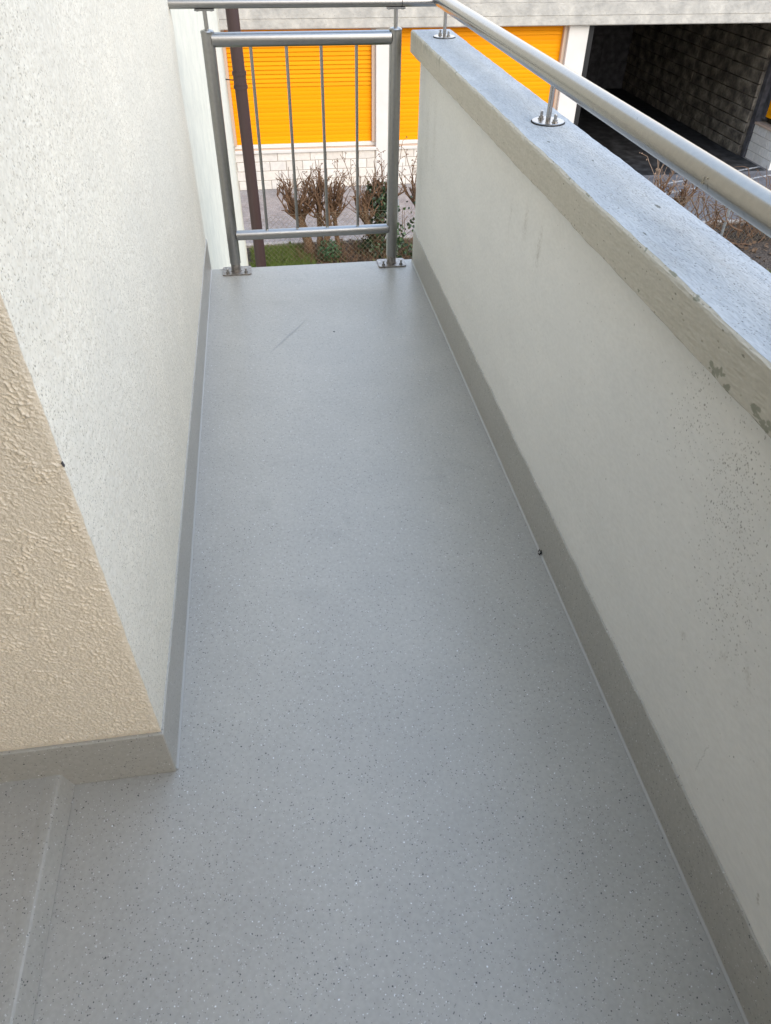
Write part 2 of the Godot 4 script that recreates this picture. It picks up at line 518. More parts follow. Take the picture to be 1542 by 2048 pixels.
func coping_material(fine: PackedByteArray, medium: PackedByteArray, broad: PackedByteArray) -> StandardMaterial3D:
	# unrolled: v = 0 .. 1 over 0.28 m: first the inner face from its lower edge (0.08 m), then the chamfer and the top (0.157 m)
	var im := base_image(1024, Color(0.655, 0.675, 0.690), [[broad, 0.07, WARM], [medium, 0.06, WARM], [fine, 0.08, EVEN]])
	im.resize(2048, 1024, Image.INTERPOLATE_BILINEAR)
	im.crop(2048, 320)
	var h := grey_image(1024, fine)
	h.resize(2048, 1024, Image.INTERPOLATE_BILINEAR)
	h.crop(2048, 320)
	var px := 2048.0 / 3.4
	var py := 320.0 / 0.28
	var front := int(0.082 * py)
	# the painted inner face is a warmer grey
	for y in front:
		for x in 2048:
			var v := (float(medium[(y * 3 % 1024) * 1024 + (x / 2) % 1024]) - 127.0) / 255.0 * 0.05 + (float(fine[(y % 1024) * 1024 + x % 1024]) - 127.0) / 255.0 * 0.05
			im.set_pixel(x, y, Color(0.722 + v, 0.698 + v, 0.638 + v))
	# open pores in the top, thicker towards the outer edge
	for k in 9500:
		var y := front + 4 + pow(rng.randf(), 0.75) * 176.0
		var g := rng.randf_range(0.26, 0.46)
		var x := rng.randf() * 2048
		if float(medium[(int(y) * 2 % 1024) * 1024 + int(x) / 2]) / 255.0 + rng.randf() * 0.4 < 0.55: continue
		dab(im, x, minf(y, 316.0), rng.randf_range(0.5, 1.15), rng.randf_range(0.7, 1.7), 0.0, Color(g, g, g * 0.97, rng.randf_range(0.2, 0.75)), 0.4)
		dab(h, x, minf(y, 316.0), 1.4, 1.6, 0.0, Color(0, 0, 0, 0.8), 0.3)
	for s in [[-1.307, 0.105, 0.022, 0.006], [-1.756, 0.036, 0.010, 0.006], [-1.60, 0.085, 0.010, 0.004], [-1.18, 0.02, 0.016, 0.003], [-0.98, 0.15, 0.02, 0.003], [-1.05, 0.15, 0.012, 0.003]]:
		dab(im, (s[0] + 3.34) * px, front + 4 + s[1] * py, s[2] * px * 0.5, s[3] * py * 0.6, 0.1, Color(0.36, 0.37, 0.35, 0.85), 0.5)
		dab(h, (s[0] + 3.34) * px, front + 4 + s[1] * py, s[2] * px * 0.5, s[3] * py * 0.6, 0.1, Color(0, 0, 0, 1), 0.3)
	for k in 40:   # dull stains on the top
		dab(im, rng.randf() * 2048, front + 10 + rng.randf() * 160, rng.randf_range(15, 60), rng.randf_range(5, 22), 0.0, Color(0.55, 0.55, 0.53, 0.10), 0.5)
	# flaked paint along both edges of the inner face: z, height above the lower edge, half length, half height
	for s in [[-0.835, 0.008, 0.014, 0.011], [-0.815, 0.016, 0.008, 0.007], [-0.79, 0.005, 0.010, 0.008], [-0.72, 0.014, 0.014, 0.008], [-0.69, 0.008, 0.012, 0.008], [-0.70, 0.004, 0.02, 0.004], [-1.10, 0.008, 0.005, 0.003], [-1.494, 0.077, 0.008, 0.005], [-1.39, 0.078, 0.009, 0.004], [-1.12, 0.078, 0.006, 0.006], [-1.02, 0.078, 0.018, 0.005], [-0.93, 0.077, 0.012, 0.007], [-2.55, 0.074, 0.004, 0.02], [-2.8, 0.07, 0.005, 0.018], [-3.05, 0.066, 0.005, 0.018]]:
		for k in 5:
			var x: float = (s[0] + 3.34) * px + rng.randfn(0, s[2] * px * 0.4)
			var y: float = s[1] * py + rng.randfn(0, s[3] * py * 0.4)
			dab(im, x, clampf(y, 0, front - 1), s[2] * px * 0.42, s[3] * py * 0.5, rng.randf_range(-0.5, 0.5), Color(0.535, 0.53, 0.465, 0.9), 0.35)
			dab(h, x, clampf(y, 0, front - 1), s[2] * px * 0.42, s[3] * py * 0.5, 0.0, Color(0.25, 0.15, 0.15, 0.9), 0.2)
	for k in 420:   # small chips and grime
		var low := rng.randf() < 0.45
		var y := absf(rng.randfn(0, 5.0)) if low else front - absf(rng.randfn(0, 4.0))
		if rng.randf() < 0.4: y = rng.randf() * front
		var g := rng.randf_range(0.3, 0.5)
		dab(im, rng.randf() * 2048, clampf(y, 0, front - 1), rng.randf_range(0.7, 2.0), rng.randf_range(0.7, 2.2), rng.randf() * PI, Color(g, g * 0.96, g * 0.82, rng.randf_range(0.2, 0.7)), 0.5)
	for k in 26:   # runs of grime near the far end
		var x := absf(rng.randfn(0, 0.35)) * px
		dab(im, x, front - 20, rng.randf_range(1.5, 5.0), rng.randf_range(18, 44), 0.0, Color(0.42, 0.42, 0.38, 0.16), 0.5)
	var m := textured(im, 0.8)
	relief(m, h, 0.09)
	return m

# ---------------------------------------------------------------- balcony

func build_floor() -> void:
	var st := begin()
	# slab with a rounded far edge
	var prof := PackedVector2Array([Vector2(-2.6, -0.20), Vector2(END_Z * -1.0, -0.20), Vector2(-END_Z, -0.012), Vector2(-END_Z - 0.003, -0.004), Vector2(-END_Z - 0.012, 0.0), Vector2(-2.6, 0.0)])
	# profile x runs along -z; swept along +x
	extrude(st, prof, Transform3D(Basis(Vector3(0, 0, -1), Vector3.UP, Vector3(1, 0, 0)), Vector3(-2.2, 0, 0)), 2.2 + PAR_X - 0.001)
	var o := part("balcony_floor", done(st), M.floor, self)
	tag(o, "grey speckled resin floor of the balcony walkway", "", "", "structure")
	# shallow door step on the left, with a bare smooth edge
	st = begin()
	box(st, Vector3(-2.0, 0.002, TAN_Z + 0.004), Vector3(-0.524, 0.045, 2.4), 0.002)
	var step := part("door_step", done(st), M.floor, o)
	st = begin()
	extrude(st, PackedVector2Array([Vector2(-0.526, 0.002), Vector2(-0.506, 0.002), Vector2(-0.5072, 0.006), Vector2(-0.5195, 0.040), Vector2(-0.5215, 0.044), Vector2(-0.525, 0.0465), Vector2(-0.531, 0.0470), Vector2(-0.542, 0.0462), Vector2(-0.55, 0.0452), Vector2(-0.55, 0.03)]), Transform3D(Basis.IDENTITY, Vector3(0, 0, TAN_Z + 0.005)), 3.2)
	part("step_edge", done(st), M.skirt, step)
	# raised lip of the coating along the skirtings
	st = begin()
	var lip := func(ax: float, az: float, bx: float, bz: float, inward: Vector3) -> void:
		var a := Vector3(ax, 0.0015, az)
		var b := Vector3(bx, 0.0015, bz)
		var mid := Vector3(0, 0.0022, 0) + inward * 0.002
		quad(st, a + inward * 0.0045, b + inward * 0.0045, b + mid, a + mid, Vector3.UP + inward * 0.3)
		quad(st, a + mid, b + mid, b + Vector3(0, 0.0045, 0), a + Vector3(0, 0.0045, 0), inward + Vector3.UP * 0.3)
	lip.call(PAR_X - 0.004, END_Z + 0.03, PAR_X - 0.004, 2.4, Vector3.LEFT)
	lip.call(WALL_X + 0.004, END_Z + 0.02, WALL_X + 0.004, TAN_Z + 0.004, Vector3.RIGHT)
	part("coating_lip", done(st), M.seam, o)
	# scratch and stain marks on the coating
	st = begin()
	for k in 14:
		var t0 := k / 14.0
		var a := Vector3(-0.057, 0.0006, -2.524).lerp(Vector3(0.1, 0.0006, -2.78), t0)
		var b := Vector3(-0.057, 0.0006, -2.524).lerp(Vector3(0.1, 0.0006, -2.78), t0 + 0.06)
		var w := 0.004 * sin(PI * clampf(t0 + 0.04, 0, 1)) + 0.0008
		var s := (b - a).normalized().cross(Vector3.UP) * w
		quad(st, a - s, b - s, b + s, a + s, Vector3.UP)
	part("scratch", done(st), mat(Color(0.605, 0.605, 0.595), 0.42), o)
	st = begin()
	lathe_y(st, Vector3(0.206, 0.0004, -2.665), [[0.0, 0.0045], [0.001, 0.003], [0.0012, 0.0]], 9)
	part("stain_spot", done(st), mat(Color(0.3, 0.31, 0.33), 0.5), o)

func skirt_strip(st: SurfaceTool, x: float, side: float, z0: float, z1: float, tall: float) -> void:
	# an upturned coating along z whose brushed upper edge wavers a little
	var f := FastNoiseLite.new()
	f.seed = 33
	f.frequency = 9.0
	f.fractal_octaves = 3
	var n := int((z1 - z0) / 0.02)
	for i in n:
		var p := []
		for q in [i, i + 1]:
			var z := lerpf(z0, z1, float(q) / n)
			var y := tall + f.get_noise_2d(z, x) * 0.0045
			p.append([Vector3(x, 0, z), Vector3(x, y - 0.002, z), Vector3(x - side * 0.002, y, z), Vector3(x - side * 0.007, y + 0.0004, z)])
		for k in 3:
			quad(st, p[0][k], p[1][k], p[1][k + 1], p[0][k + 1], Vector3(side, 0.2 + k * 2.0, 0))
	for z in [z0, z1]:
		quad(st, Vector3(x, 0, z), Vector3(x, tall - 0.003, z), Vector3(x - side * 0.007, tall - 0.003, z), Vector3(x - side * 0.007, 0, z), Vector3(0, 0, -1.0 if z == z0 else 1.0))

func build_house() -> void:
	var h := thing("apartment_building", "pale rendered house wall on the left, rough white and tan beside the walkway", "building")
	rng.seed = 21
	var low := FastNoiseLite.new()
	low.seed = 4
	low.frequency = 0.9
	# rough white wall along the walkway: an undulating face with a rounded far end
	var nz := 120
	var ny := 60
	var z0 := TAN_Z
	var z1 := END_Z + 0.002
	var at := func(i: int, j: int) -> Vector3:
		var z := lerpf(z0, z1, float(i) / nz)
		if i > nz - 12:   # finer steps round the end
			z = lerpf(lerpf(z0, z1, float(nz - 12) / nz), z1, pow(float(i - nz + 12) / 12.0, 0.6))
		var y := -0.005 + 3.6 * float(j) / ny
		var from_end := z - z1
		var x := WALL_X + low.get_noise_3d(0, y * 1.6, z * 1.6) * 0.007 * smoothstep(0.14, 0.5, y) * smoothstep(TAN_Z, TAN_Z - 0.3, z)
		x += 0.006 * exp(-pow((y - 0.94) / 0.10, 2.0)) * smoothstep(0.35, 0.05, from_end)
		if from_end < 0.016: x -= 0.016 - sqrt(maxf(0.0, 0.016 * 0.016 - pow(0.016 - from_end, 2.0)))
		return Vector3(x, y, z)
	var wall := part("rough_wall", grid(nz, ny, at, func(i: int, j: int) -> Vector2: return Vector2(i, j) * 0.02), M.render_rough, h)
	var st := begin()
	# its core
	box(st, Vector3(-0.56, -0.20, END_Z + 0.004), Vector3(WALL_X - 0.018, 3.6, TAN_Z - 0.004))
	part("wall_core", done(st), M.render_smooth, h)
	st = begin()
	skirt_strip(st, WALL_X + 0.004, 1.0, END_Z + 0.002, TAN_Z + 0.004, 0.140)
	part("skirting", done(st), M.skirt, wall)
	# smooth wall beyond the railing, down to the yard, with a corner bead
	st = begin()
	box(st, Vector3(-3.4, GROUND - 0.3, -8.12), Vector3(SMOOTH_X, 3.6, END_Z - 0.0005), 0.012)
	var far := part("smooth_wall", done(st), M.render_smooth, h)
	st = begin()
	box(st, Vector3(SMOOTH_X - 0.02, GROUND + 0.05, -8.126), Vector3(SMOOTH_X + 0.004, 3.59, -8.085), 0.003)
	box(st, Vector3(SMOOTH_X - 0.02, GROUND + 0.05, -8.02), Vector3(SMOOTH_X + 0.0015, 3.59, -7.995), 0.001)
	part("corner_bead", done(st), M.render_smooth, far)
	# wall of the house below the balcony and behind the recess
	st = begin()
	box(st, Vector3(-3.4, GROUND - 0.3, END_Z + 0.001), Vector3(-0.40, -0.22, 5.0))
	part("lower_wall", done(st), M.render_smooth, h)
	# tan wall: stucco modelled as a displaced sheet near the corner, plain further into the recess
	var f1 := FastNoiseLite.new()
	f1.seed = 8
	f1.frequency = 62.0
	f1.fractal_type = FastNoiseLite.FRACTAL_RIDGED
	f1.fractal_octaves = 2
	f1.domain_warp_enabled = true
	f1.domain_warp_amplitude = 0.006
	f1.domain_warp_frequency = 60.0
	var f2 := FastNoiseLite.new()
	f2.seed = 9
	f2.noise_type = FastNoiseLite.TYPE_SIMPLEX
	f2.frequency = 125.0
	f2.fractal_octaves = 2
	var f3 := FastNoiseLite.new()
	f3.seed = 10
	f3.frequency = 5.0
	var nx := 300
	var nh := 660
	var x_left := -0.74
	var tan_at := func(i: int, j: int) -> Vector3:
		var x := lerpf(x_left, WALL_X + 0.001, float(i) / (nx - 1))
		var y := 0.13 + 0.97 * float(j) / nh
		if i == nx: return Vector3(WALL_X - 0.001, y, TAN_Z - 0.004)
		var rise := f1.get_noise_2d(x, y)
		var lumps := smoothstep(0.25, 0.8, rise) * clampf(0.5 + 1.5 * f3.get_noise_2d(x * 3.0, y * 3.0), 0.0, 1.2)
		var tall := smoothstep(0.15, 0.7, y) * 0.45 + 0.6
		var d := 0.0023 * lumps * tall + (0.0012 - 0.0005 * smoothstep(0.25, 0.7, y)) * f2.get_noise_2d(x, y) + 0.0025
		var edge := clampf((WALL_X + 0.001 - x) / 0.008, 0.0, 1.0)
		var foot := clampf((y - 0.142) / 0.014, 0.2, 1.0)
		return Vector3(x + 0.0016 * f3.get_noise_2d(0.0, y * 4.0) * float(i == nx - 1), y, TAN_Z + 0.001 + d * (0.35 + 0.65 * edge) * foot)
	var tan := part("tan_wall", grid(nx, nh, tan_at, func(i: int, j: int) -> Vector2: return Vector2(i, j) * 0.004), M.stucco, h)
	st = begin()
	box(st, Vector3(-2.0, 0.0, TAN_Z - 0.30), Vector3(-0.741, 3.6, TAN_Z + 0.003))
	box(st, Vector3(-0.741, 1.10, TAN_Z - 0.30), Vector3(WALL_X - 0.002, 3.6, TAN_Z + 0.003))
	box(st, Vector3(-0.741, 0.0, TAN_Z - 0.25), Vector3(WALL_X - 0.003, 1.10, TAN_Z - 0.002))
	part("recess_wall", done(st), M.stucco, h)
	st = begin()
	box(st, Vector3(-2.0, 0.0, TAN_Z - 0.01), Vector3(WALL_X + 0.0045, 0.1435, TAN_Z + 0.0085), 0.002)
	part("skirting", done(st), M.skirt, tan)
	# the dark chip on the corner and the smear above the skirting
	st = begin()
	for k in 2:
		var c := Vector3(WALL_X + rng.randf_range(-0.002, 0.002), 0.804 + rng.randf_range(-0.004, 0.004), TAN_Z + rng.randf_range(0.001, 0.006))
		tube(st, [c - Vector3(0, 0.003, 0), c, c + Vector3(0.001, 0.003, 0)], [0.0006, 0.0020, 0.0005], 6)
	part("dark_chip", done(st), mat(Color(0.33, 0.33, 0.35), 0.9), tan)
	# unseen recess back with door, end wall and slabs overhead, added for shade
	st = begin()
	box(st, Vector3(-2.0, -0.2, TAN_Z - 0.3), Vector3(-1.20, 3.6, 5.0))
	part("recess_back", done(st), M.stucco, h)
	var door := part("added_door", box_mesh(Vector3(-1.21, 0.10, -0.62), Vector3(-1.17, 2.20, 0.42), 0.006), M.dark_frame, h)  # unseen dark door, added to darken the step
	part("door_pane", box_mesh(Vector3(-1.172, 0.22, -0.50), Vector3(-1.164, 2.08, 0.30)), M.dark_glass, door)
	part("added_end_wall", box_mesh(Vector3(-1.19, -0.2, 2.38), Vector3(0.4, 3.59, 2.55)), M.stucco, h)  # unseen wall behind the camera, added to darken the near floor
	st = begin()
	box(st, Vector3(-1.19, 2.16, -0.80), Vector3(-0.56, 2.36, 0.70), 0.01)
	box(st, Vector3(-0.55, 2.42, -0.10), Vector3(0.80, 2.62, 2.37), 0.01)
	part("added_slab", done(st), M.render_smooth, h)  # unseen slabs, placed to shade the step and near floor

func build_parapet() -> void:
	var p := thing("parapet_wall", "low grey rendered parapet with weathered concrete coping on the right", "parapet")
	var st := begin()
	var z0 := -3.312
	var z1 := 2.4
	# body; the inner face carries its own picture
	var len := z1 - z0
	quad(st, Vector3(PAR_X, 0.0, z0 + 0.006), Vector3(PAR_X, 0.0, z1), Vector3(PAR_X, 0.868, z1), Vector3(PAR_X, 0.868, z0 + 0.006), Vector3.LEFT, Vector2(0.002, 1), Vector2(len / 3.4, 1), Vector2(len / 3.4, 0), Vector2(0.002, 0))
	var a := Vector3(PAR_X, 0, z0 + 0.006)
	var b := Vector3(PAR_X + 0.006, 0, z0)
	var up := Vector3(0, 0.868, 0)
	quad(st, a, b, b + up, a + up, Vector3(-1, 0, -1), Vector2(0.0, 1), Vector2(0.01, 1), Vector2(0.01, 0), Vector2(0.0, 0))
	var c := Vector3(0.755, 0, z0)
	quad(st, b, c, c + up, b + up, Vector3.FORWARD, Vector2(0.0, 1), Vector2(0.04, 1), Vector2(0.04, 0), Vector2(0.0, 0))
	var d := Vector3(0.755, 0, z1)
	quad(st, c + Vector3.DOWN * 0.2, d + Vector3.DOWN * 0.2, d + up, c + up, Vector3.RIGHT, Vector2(0, 1), Vector2(1.6, 1), Vector2(1.6, 0), Vector2(0, 0))
	quad(st, Vector3(PAR_X, 0, z1), d, d + up, Vector3(PAR_X, 0.868, z1), Vector3.BACK)
	quad(st, b + Vector3.DOWN * 0.2, c + Vector3.DOWN * 0.2, c, b, Vector3.FORWARD)
	part("wall_panel", done(st), M.parapet, p)
	# coping: u along z, v round the section (see coping_material)
	st = begin()
	var sec := [Vector2(0.752, 0.866), Vector2(0.6175, 0.866), Vector2(0.615, 0.8685), Vector2(0.615, 0.920), Vector2(0.6165, 0.9255), Vector2(0.6205, 0.9295), Vector2(0.772, 0.9305), Vector2(0.7755, 0.928), Vector2(0.777, 0.923), Vector2(0.777, 0.866)]
	sec[1].y = 0.852
	sec[2].y = 0.855
	sec[0].y = 0.852
	sec[9].y = 0.852
	var run := [-0.14, -0.003, 0.0, 0.066, 0.074, 0.082, 0.236, 0.240, 0.246, 0.278]
	var low := FastNoiseLite.new()
	low.seed = 77
	low.frequency = 3.0
	var cz0 := -3.350
	var nseg := 240
	var clen := 5.7
	for i in nseg:
		for k in 9:
			var pts := []
			for q in [[i, k], [i + 1, k], [i + 1, k + 1], [i, k + 1]]:
				var z: float = cz0 + clen * q[0] / nseg
				var s: Vector2 = sec[q[1]]
				var wob := low.get_noise_2d(z * 4.0, q[1] * 0.4) * 0.0016 + low.get_noise_2d(z, 9.0) * 0.0015
				pts.append(Vector3(s.x + wob, s.y + wob * 0.7, z))
			var m := Vector2(sec[k].x + sec[k + 1].x, sec[k].y + sec[k + 1].y) / 2.0 - Vector2(0.695, 0.892)
			var u0 := (cz0 + clen * i / nseg + 3.34) / 3.4
			var u1 := (cz0 + clen * (i + 1) / nseg + 3.34) / 3.4
			var v0 := fposmod(run[k] / 0.28, 1.0) if k > 1 else 0.02
			var v1: float = run[k + 1] / 0.28 if k > 1 else 0.03
			quad(st, pts[0], pts[1], pts[2], pts[3], Vector3(m.x, m.y * 2.0, 0), Vector2(u0, v0), Vector2(u1, v0), Vector2(u1, v1), Vector2(u0, v1))
	for z in [cz0, cz0 + clen]:
		var poly := PackedVector2Array(sec)
		var t := Geometry2D.triangulate_polygon(poly)
		for k in range(0, t.size(), 3):
			var pts := []
			var uvs := []
			for j in 3:
				var s := poly[t[k + j]]
				pts.append(Vector3(s.x, s.y, z))
				uvs.append(Vector2(s.x, (s.y - 0.85) / 0.28))
			var nn := Vector3.FORWARD if z == cz0 else Vector3.BACK
			tri(st, pts, [nn, nn, nn], uvs)
	part("coping", done(st), M.coping, p)
	# skirting; it also turns round the far end
	st = begin()
	skirt_strip(st, PAR_X - 0.004, -1.0, z0 - 0.002, 2.38, 0.152)
	box(st, Vector3(PAR_X + 0.002, 0.0, z0 - 0.006), Vector3(0.757, 0.150, z0 + 0.004), 0.002)
	var sk := part("skirting", done(st), M.skirt, p)
	# the small dark weep hole at the foot of the skirting, with dirt in front of it
	st = begin()
	rng.seed = 5
	for k in 16:
		var c0 := Vector3(PAR_X - 0.0045 - absf(rng.randfn(0, 0.004)), rng.randf_range(0.0, 0.012), -1.314 + rng.randfn(0, 0.005))
		var r := rng.randf_range(0.0012, 0.0026)
		tube(st, [c0 - Vector3(0, r, 0.001), c0, c0 + Vector3(0.001, r * 1.4, 0)], [r * 0.4, r, r * 0.3], 6)
	part("weep_hole_dirt", done(st), M.dark_gap, sk)

func stud(parent: Node, at: Vector3, tall: float, r: float, called := "bolt") -> void:
	var st := begin()
	lathe_y(st, at, [[0.0, 0.0], [0.0, r * 2.1], [0.0016, r * 2.1], [0.0016, r * 1.0]], 16)      # washer
	var hex := [[0.0016, r * 1.7], [0.0016 + r * 1.3, r * 1.7], [0.0016 + r * 1.3, r]]
	lathe_y(st, at, hex, 6)
	lathe_y(st, at, [[0.0016 + r * 1.3, r], [tall - r * 0.4, r], [tall, r * 0.7], [tall, 0.0]], 12)
	part(called, done(st), M.bright_steel, parent)

func build_railing() -> void:
	var z := -3.30
	var g := thing("railing_panel", "grey steel railing panel with four thin bars closing the walkway end", "railing")
	var xs := [-0.184, 0.543]
	for k in 2:
		var x: float = xs[k]
		var lean := 0.006 if k == 0 else 0.002
		var st := begin()
		tube(st, [Vector3(x - lean * 0.5, 0.043, z), Vector3(x - lean * 0.5, 0.046, z), Vector3(x + lean, 0.932, z), Vector3(x + lean, 0.937, z)], [0.023, 0.0245, 0.0245, 0.023], 28)
		var post := part("post", done(st), M.steel, g)
		st = begin()
		tube(st, [Vector3(x - lean * 0.5, 0.005, z), Vector3(x - lean * 0.5, 0.05, z)], [0.0215, 0.0215], 24)
		tube(st, [Vector3(x - lean * 0.5, 0.0055, z), Vector3(x - lean * 0.5, 0.0085, z)], [0.0265, 0.0218], 24)
		part("spigot", done(st), M.plate_steel, post)
		# cap with a small lip
		st = begin()
		lathe_y(st, Vector3(x + lean, 0.934, z), [[0.0, 0.0252], [0.006, 0.0258], [0.010, 0.0225], [0.013, 0.012], [0.0145, 0.0]], 28)
		part("post_cap", done(st), M.steel, post)
		# base plate with rounded corners, bolted down
		st = begin()
		var prof := PackedVector2Array()
		var corners := [Vector2(0.054, 0.033), Vector2(-0.054, 0.033), Vector2(-0.054, -0.033), Vector2(0.054, -0.033)]
		for q in 4:
			for s in 5:
				var a: float = q * PI / 2 + s * PI / 8
				prof.append(corners[q] + Vector2(cos(a), sin(a)) * 0.012)
		extrude(st, prof, Transform3D(Basis(Vector3.RIGHT, Vector3.BACK, Vector3.DOWN), Vector3(x, 0.0065, z - 0.004)), 0.006)
		part("base_plate", done(st), M.plate_steel, g)
		for s in [-0.042, 0.042]:
			stud(g, Vector3(x + s, 0.0065, z + 0.022), 0.021, 0.0045)
		# pin and saddle under the handrail
		st = begin()
		tube(st, [Vector3(x + lean, 0.94, z), Vector3(x + lean, 1.008, z)], [0.0078, 0.0078], 16)
		var pin := part("support_pin", done(st), M.steel, g)
		st = begin()
		box(st, Vector3(x + lean - 0.037, 1.005, z - 0.012), Vector3(x + lean + 0.037, 1.0105, z + 0.012), 0.002)
		tube(st, [Vector3(x + lean - 0.026, 1.003, z), Vector3(x + lean - 0.026, 1.006, z)], [0.005, 0.006], 10)
		tube(st, [Vector3(x + lean + 0.026, 1.003, z), Vector3(x + lean + 0.026, 1.006, z)], [0.005, 0.006], 10)
		part("saddle", done(st), M.steel, pin)
	var top := part("top_rail", rod(Vector3(-0.164, 0.913, z), Vector3(0.527, 0.913, z), 0.0245, 32), M.steel, g)
	var bottom := part("bottom_rail", rod(Vector3(-0.166, 0.169, z), Vector3(0.524, 0.169, z), 0.0212, 28), M.steel, g)
	for k in 4:
		var x0: float = [-0.027, 0.110, 0.245, 0.384][k]
		part("bar", rod(Vector3(x0, 0.18, z), Vector3(x0 + 0.006, 0.90, z), 0.0062, 16), M.steel, g)
		var st := begin()
		lathe_y(st, Vector3(x0, 0.1885, z), [[0.0, 0.0085], [0.0035, 0.0066]], 14)
		part("weld", done(st), M.steel, bottom)

	# handrail over the parapet, with the short length over the panel
	var h := thing("handrail", "long steel tube handrail over the coping, turning across the walkway end", "handrail")
	var rx := 0.711
	var ry := 1.0365
	var st := begin()
	tube(st, [Vector3(rx, ry, -3.317), Vector3(rx, ry, -3.315), Vector3(rx, ry, 2.4)], [0.022, 0.0243, 0.0243], 48)
	var side := part("side_rail", done(st), M.steel_side, h)
	part("cross_rail", rod(Vector3(WALL_X - 0.002, 1.0265, z), Vector3(rx, 1.0265, z), 0.0158, 32), M.steel, h)
	st = begin()
	tube(st, [Vector3(0.566, 1.0265, z), Vector3(0.5685, 1.0265, z)], [0.0161, 0.0161], 32)
	part("joint_line", done(st), M.dark_frame, h)
	for zz in [-3.165, -1.922, -0.66, 0.6, 1.86]:
		var stem := part("support_pin", rod(Vector3(rx, 0.934, zz), Vector3(rx, 1.018, zz), 0.0064, 18), M.bright_steel, h)
		st = begin()
		lathe_y(st, Vector3(rx, 0.9312, zz), [[0.0, 0.0405], [0.0028, 0.0405], [0.0034, 0.0395], [0.0034, 0.0]], 36)
		part("flange", done(st), M.bright_steel, stem)
		st = begin()
		lathe_y(st, Vector3(rx, 0.9305, zz), [[0.0, 0.043], [0.0012, 0.0425], [0.0014, 0.030]], 30)
		part("sealant", done(st), M.dark_gap, stem)
		stud(stem, Vector3(rx - 0.012, 0.9346, zz - 0.020), 0.018, 0.004)
		stud(stem, Vector3(rx + 0.011, 0.9346, zz + 0.020), 0.018, 0.004)
	# a flake of old paint stuck to the tube
	st = begin()
	rng.seed = 3
	for k in 7:
		var a := rng.randf_range(2.9, 3.35)
		var c := Vector3(rx + cos(a) * 0.0245, ry + sin(a) * 0.0245, -1.115 + rng.randfn(0, 0.004))
		tube(st, [c - Vector3(0, 0.002, 0.001), c, c + Vector3(0, 0.002, 0.001)], [0.0004, 0.0014, 0.0004], 5)
	part("paint_flake", done(st), mat(Color(0.72, 0.68, 0.6), 0.9), side)

# ---------------------------------------------------------------- yard

func build_ground() -> void:
	var st := begin()
	quad(st, Vector3(-90, GROUND, -90), Vector3(90, GROUND, -90), Vector3(90, GROUND, 60), Vector3(-90, GROUND, 60), Vector3.UP)
	var o := part("ground", done(st), M.asphalt, self)
	tag(o, "grey asphalt yard between the two buildings", "", "", "structure")
	st = begin()  # sheet added over the asphalt to darken it before the garage
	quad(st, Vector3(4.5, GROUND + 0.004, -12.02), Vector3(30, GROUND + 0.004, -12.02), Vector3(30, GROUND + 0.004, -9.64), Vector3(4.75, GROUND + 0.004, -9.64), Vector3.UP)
	tag(part("yard_shade", done(st), M.yard_shade, self), "added sheet on the asphalt with the shade before the garage in its colour", "", "", "structure")
	# planting strip in front of the house
	var f := FastNoiseLite.new()
	f.seed = 15
	f.frequency = 3.0
	var soil := grid(120, 60, func(i: int, j: int) -> Vector3:
		var x := -3.0 + 13.0 * i / 120.0
		var zz := -9.62 + 2.0 * j / 60.0
		return Vector3(x, GROUND + 0.03 + 0.035 * f.get_noise_2d(x * 2.0, zz * 2.0) + 0.02 * smoothstep(0.0, 0.3, zz + 9.62), zz), func(i: int, j: int) -> Vector2: return Vector2(i, j) * 0.1)
	tag(part("soil_strip", soil, M.soil, self), "brown soil of the planting strip along the yard edge", "", "", "structure")
	var lawn := grid(80, 80, func(i: int, j: int) -> Vector3:
		var x := -3.0 + 13.0 * i / 80.0
		var zz := -7.9 + 12.0 * j / 80.0
		return Vector3(x, GROUND + 0.05 + 0.03 * f.get_noise_2d(x, zz), zz), func(i: int, j: int) -> Vector2: return Vector2(i, j) * 0.1)
	tag(part("lawn", lawn, M.turf, self), "patchy green lawn below the balcony", "", "", "structure")
	# kerb stones between strip and asphalt
	var kerb := thing("kerb", "low pale stone edging between planting strip and asphalt", "kerb")
	kerb.set_meta("kind", "structure")
	for k in 14:
		var x0 := -3.0 + k * 1.0
		part("kerb_stone", box_mesh(Vector3(x0 + 0.004, GROUND - 0.1, -9.69 + 0.006 * (k % 3)), Vector3(x0 + 0.996, GROUND + 0.065, -9.61 + 0.006 * (k % 3)), 0.008), M.kerb, kerb)
	# painted bay lines
	var lines := [[Vector3(5.6, 0, -10.85), Vector3(8.9, 0, -11.86)], [Vector3(5.9, 0, -11.32), Vector3(8.46, 0, -12.16)]]
	for k in 2:
		st = begin()
		var a: Vector3 = lines[k][0] + Vector3.UP * (GROUND + 0.008)
		var b: Vector3 = lines[k][1] + Vector3.UP * (GROUND + 0.008)
		var s := (b - a).normalized().cross(Vector3.UP) * 0.024
		quad(st, a - s, b - s, b + s, a + s, Vector3.UP)
		tag(part("road_marking", done(st), M.road_paint, self), ["white painted parking line nearer the planting strip", "white painted parking line ending at the brick corner"][k], "", "", "structure")

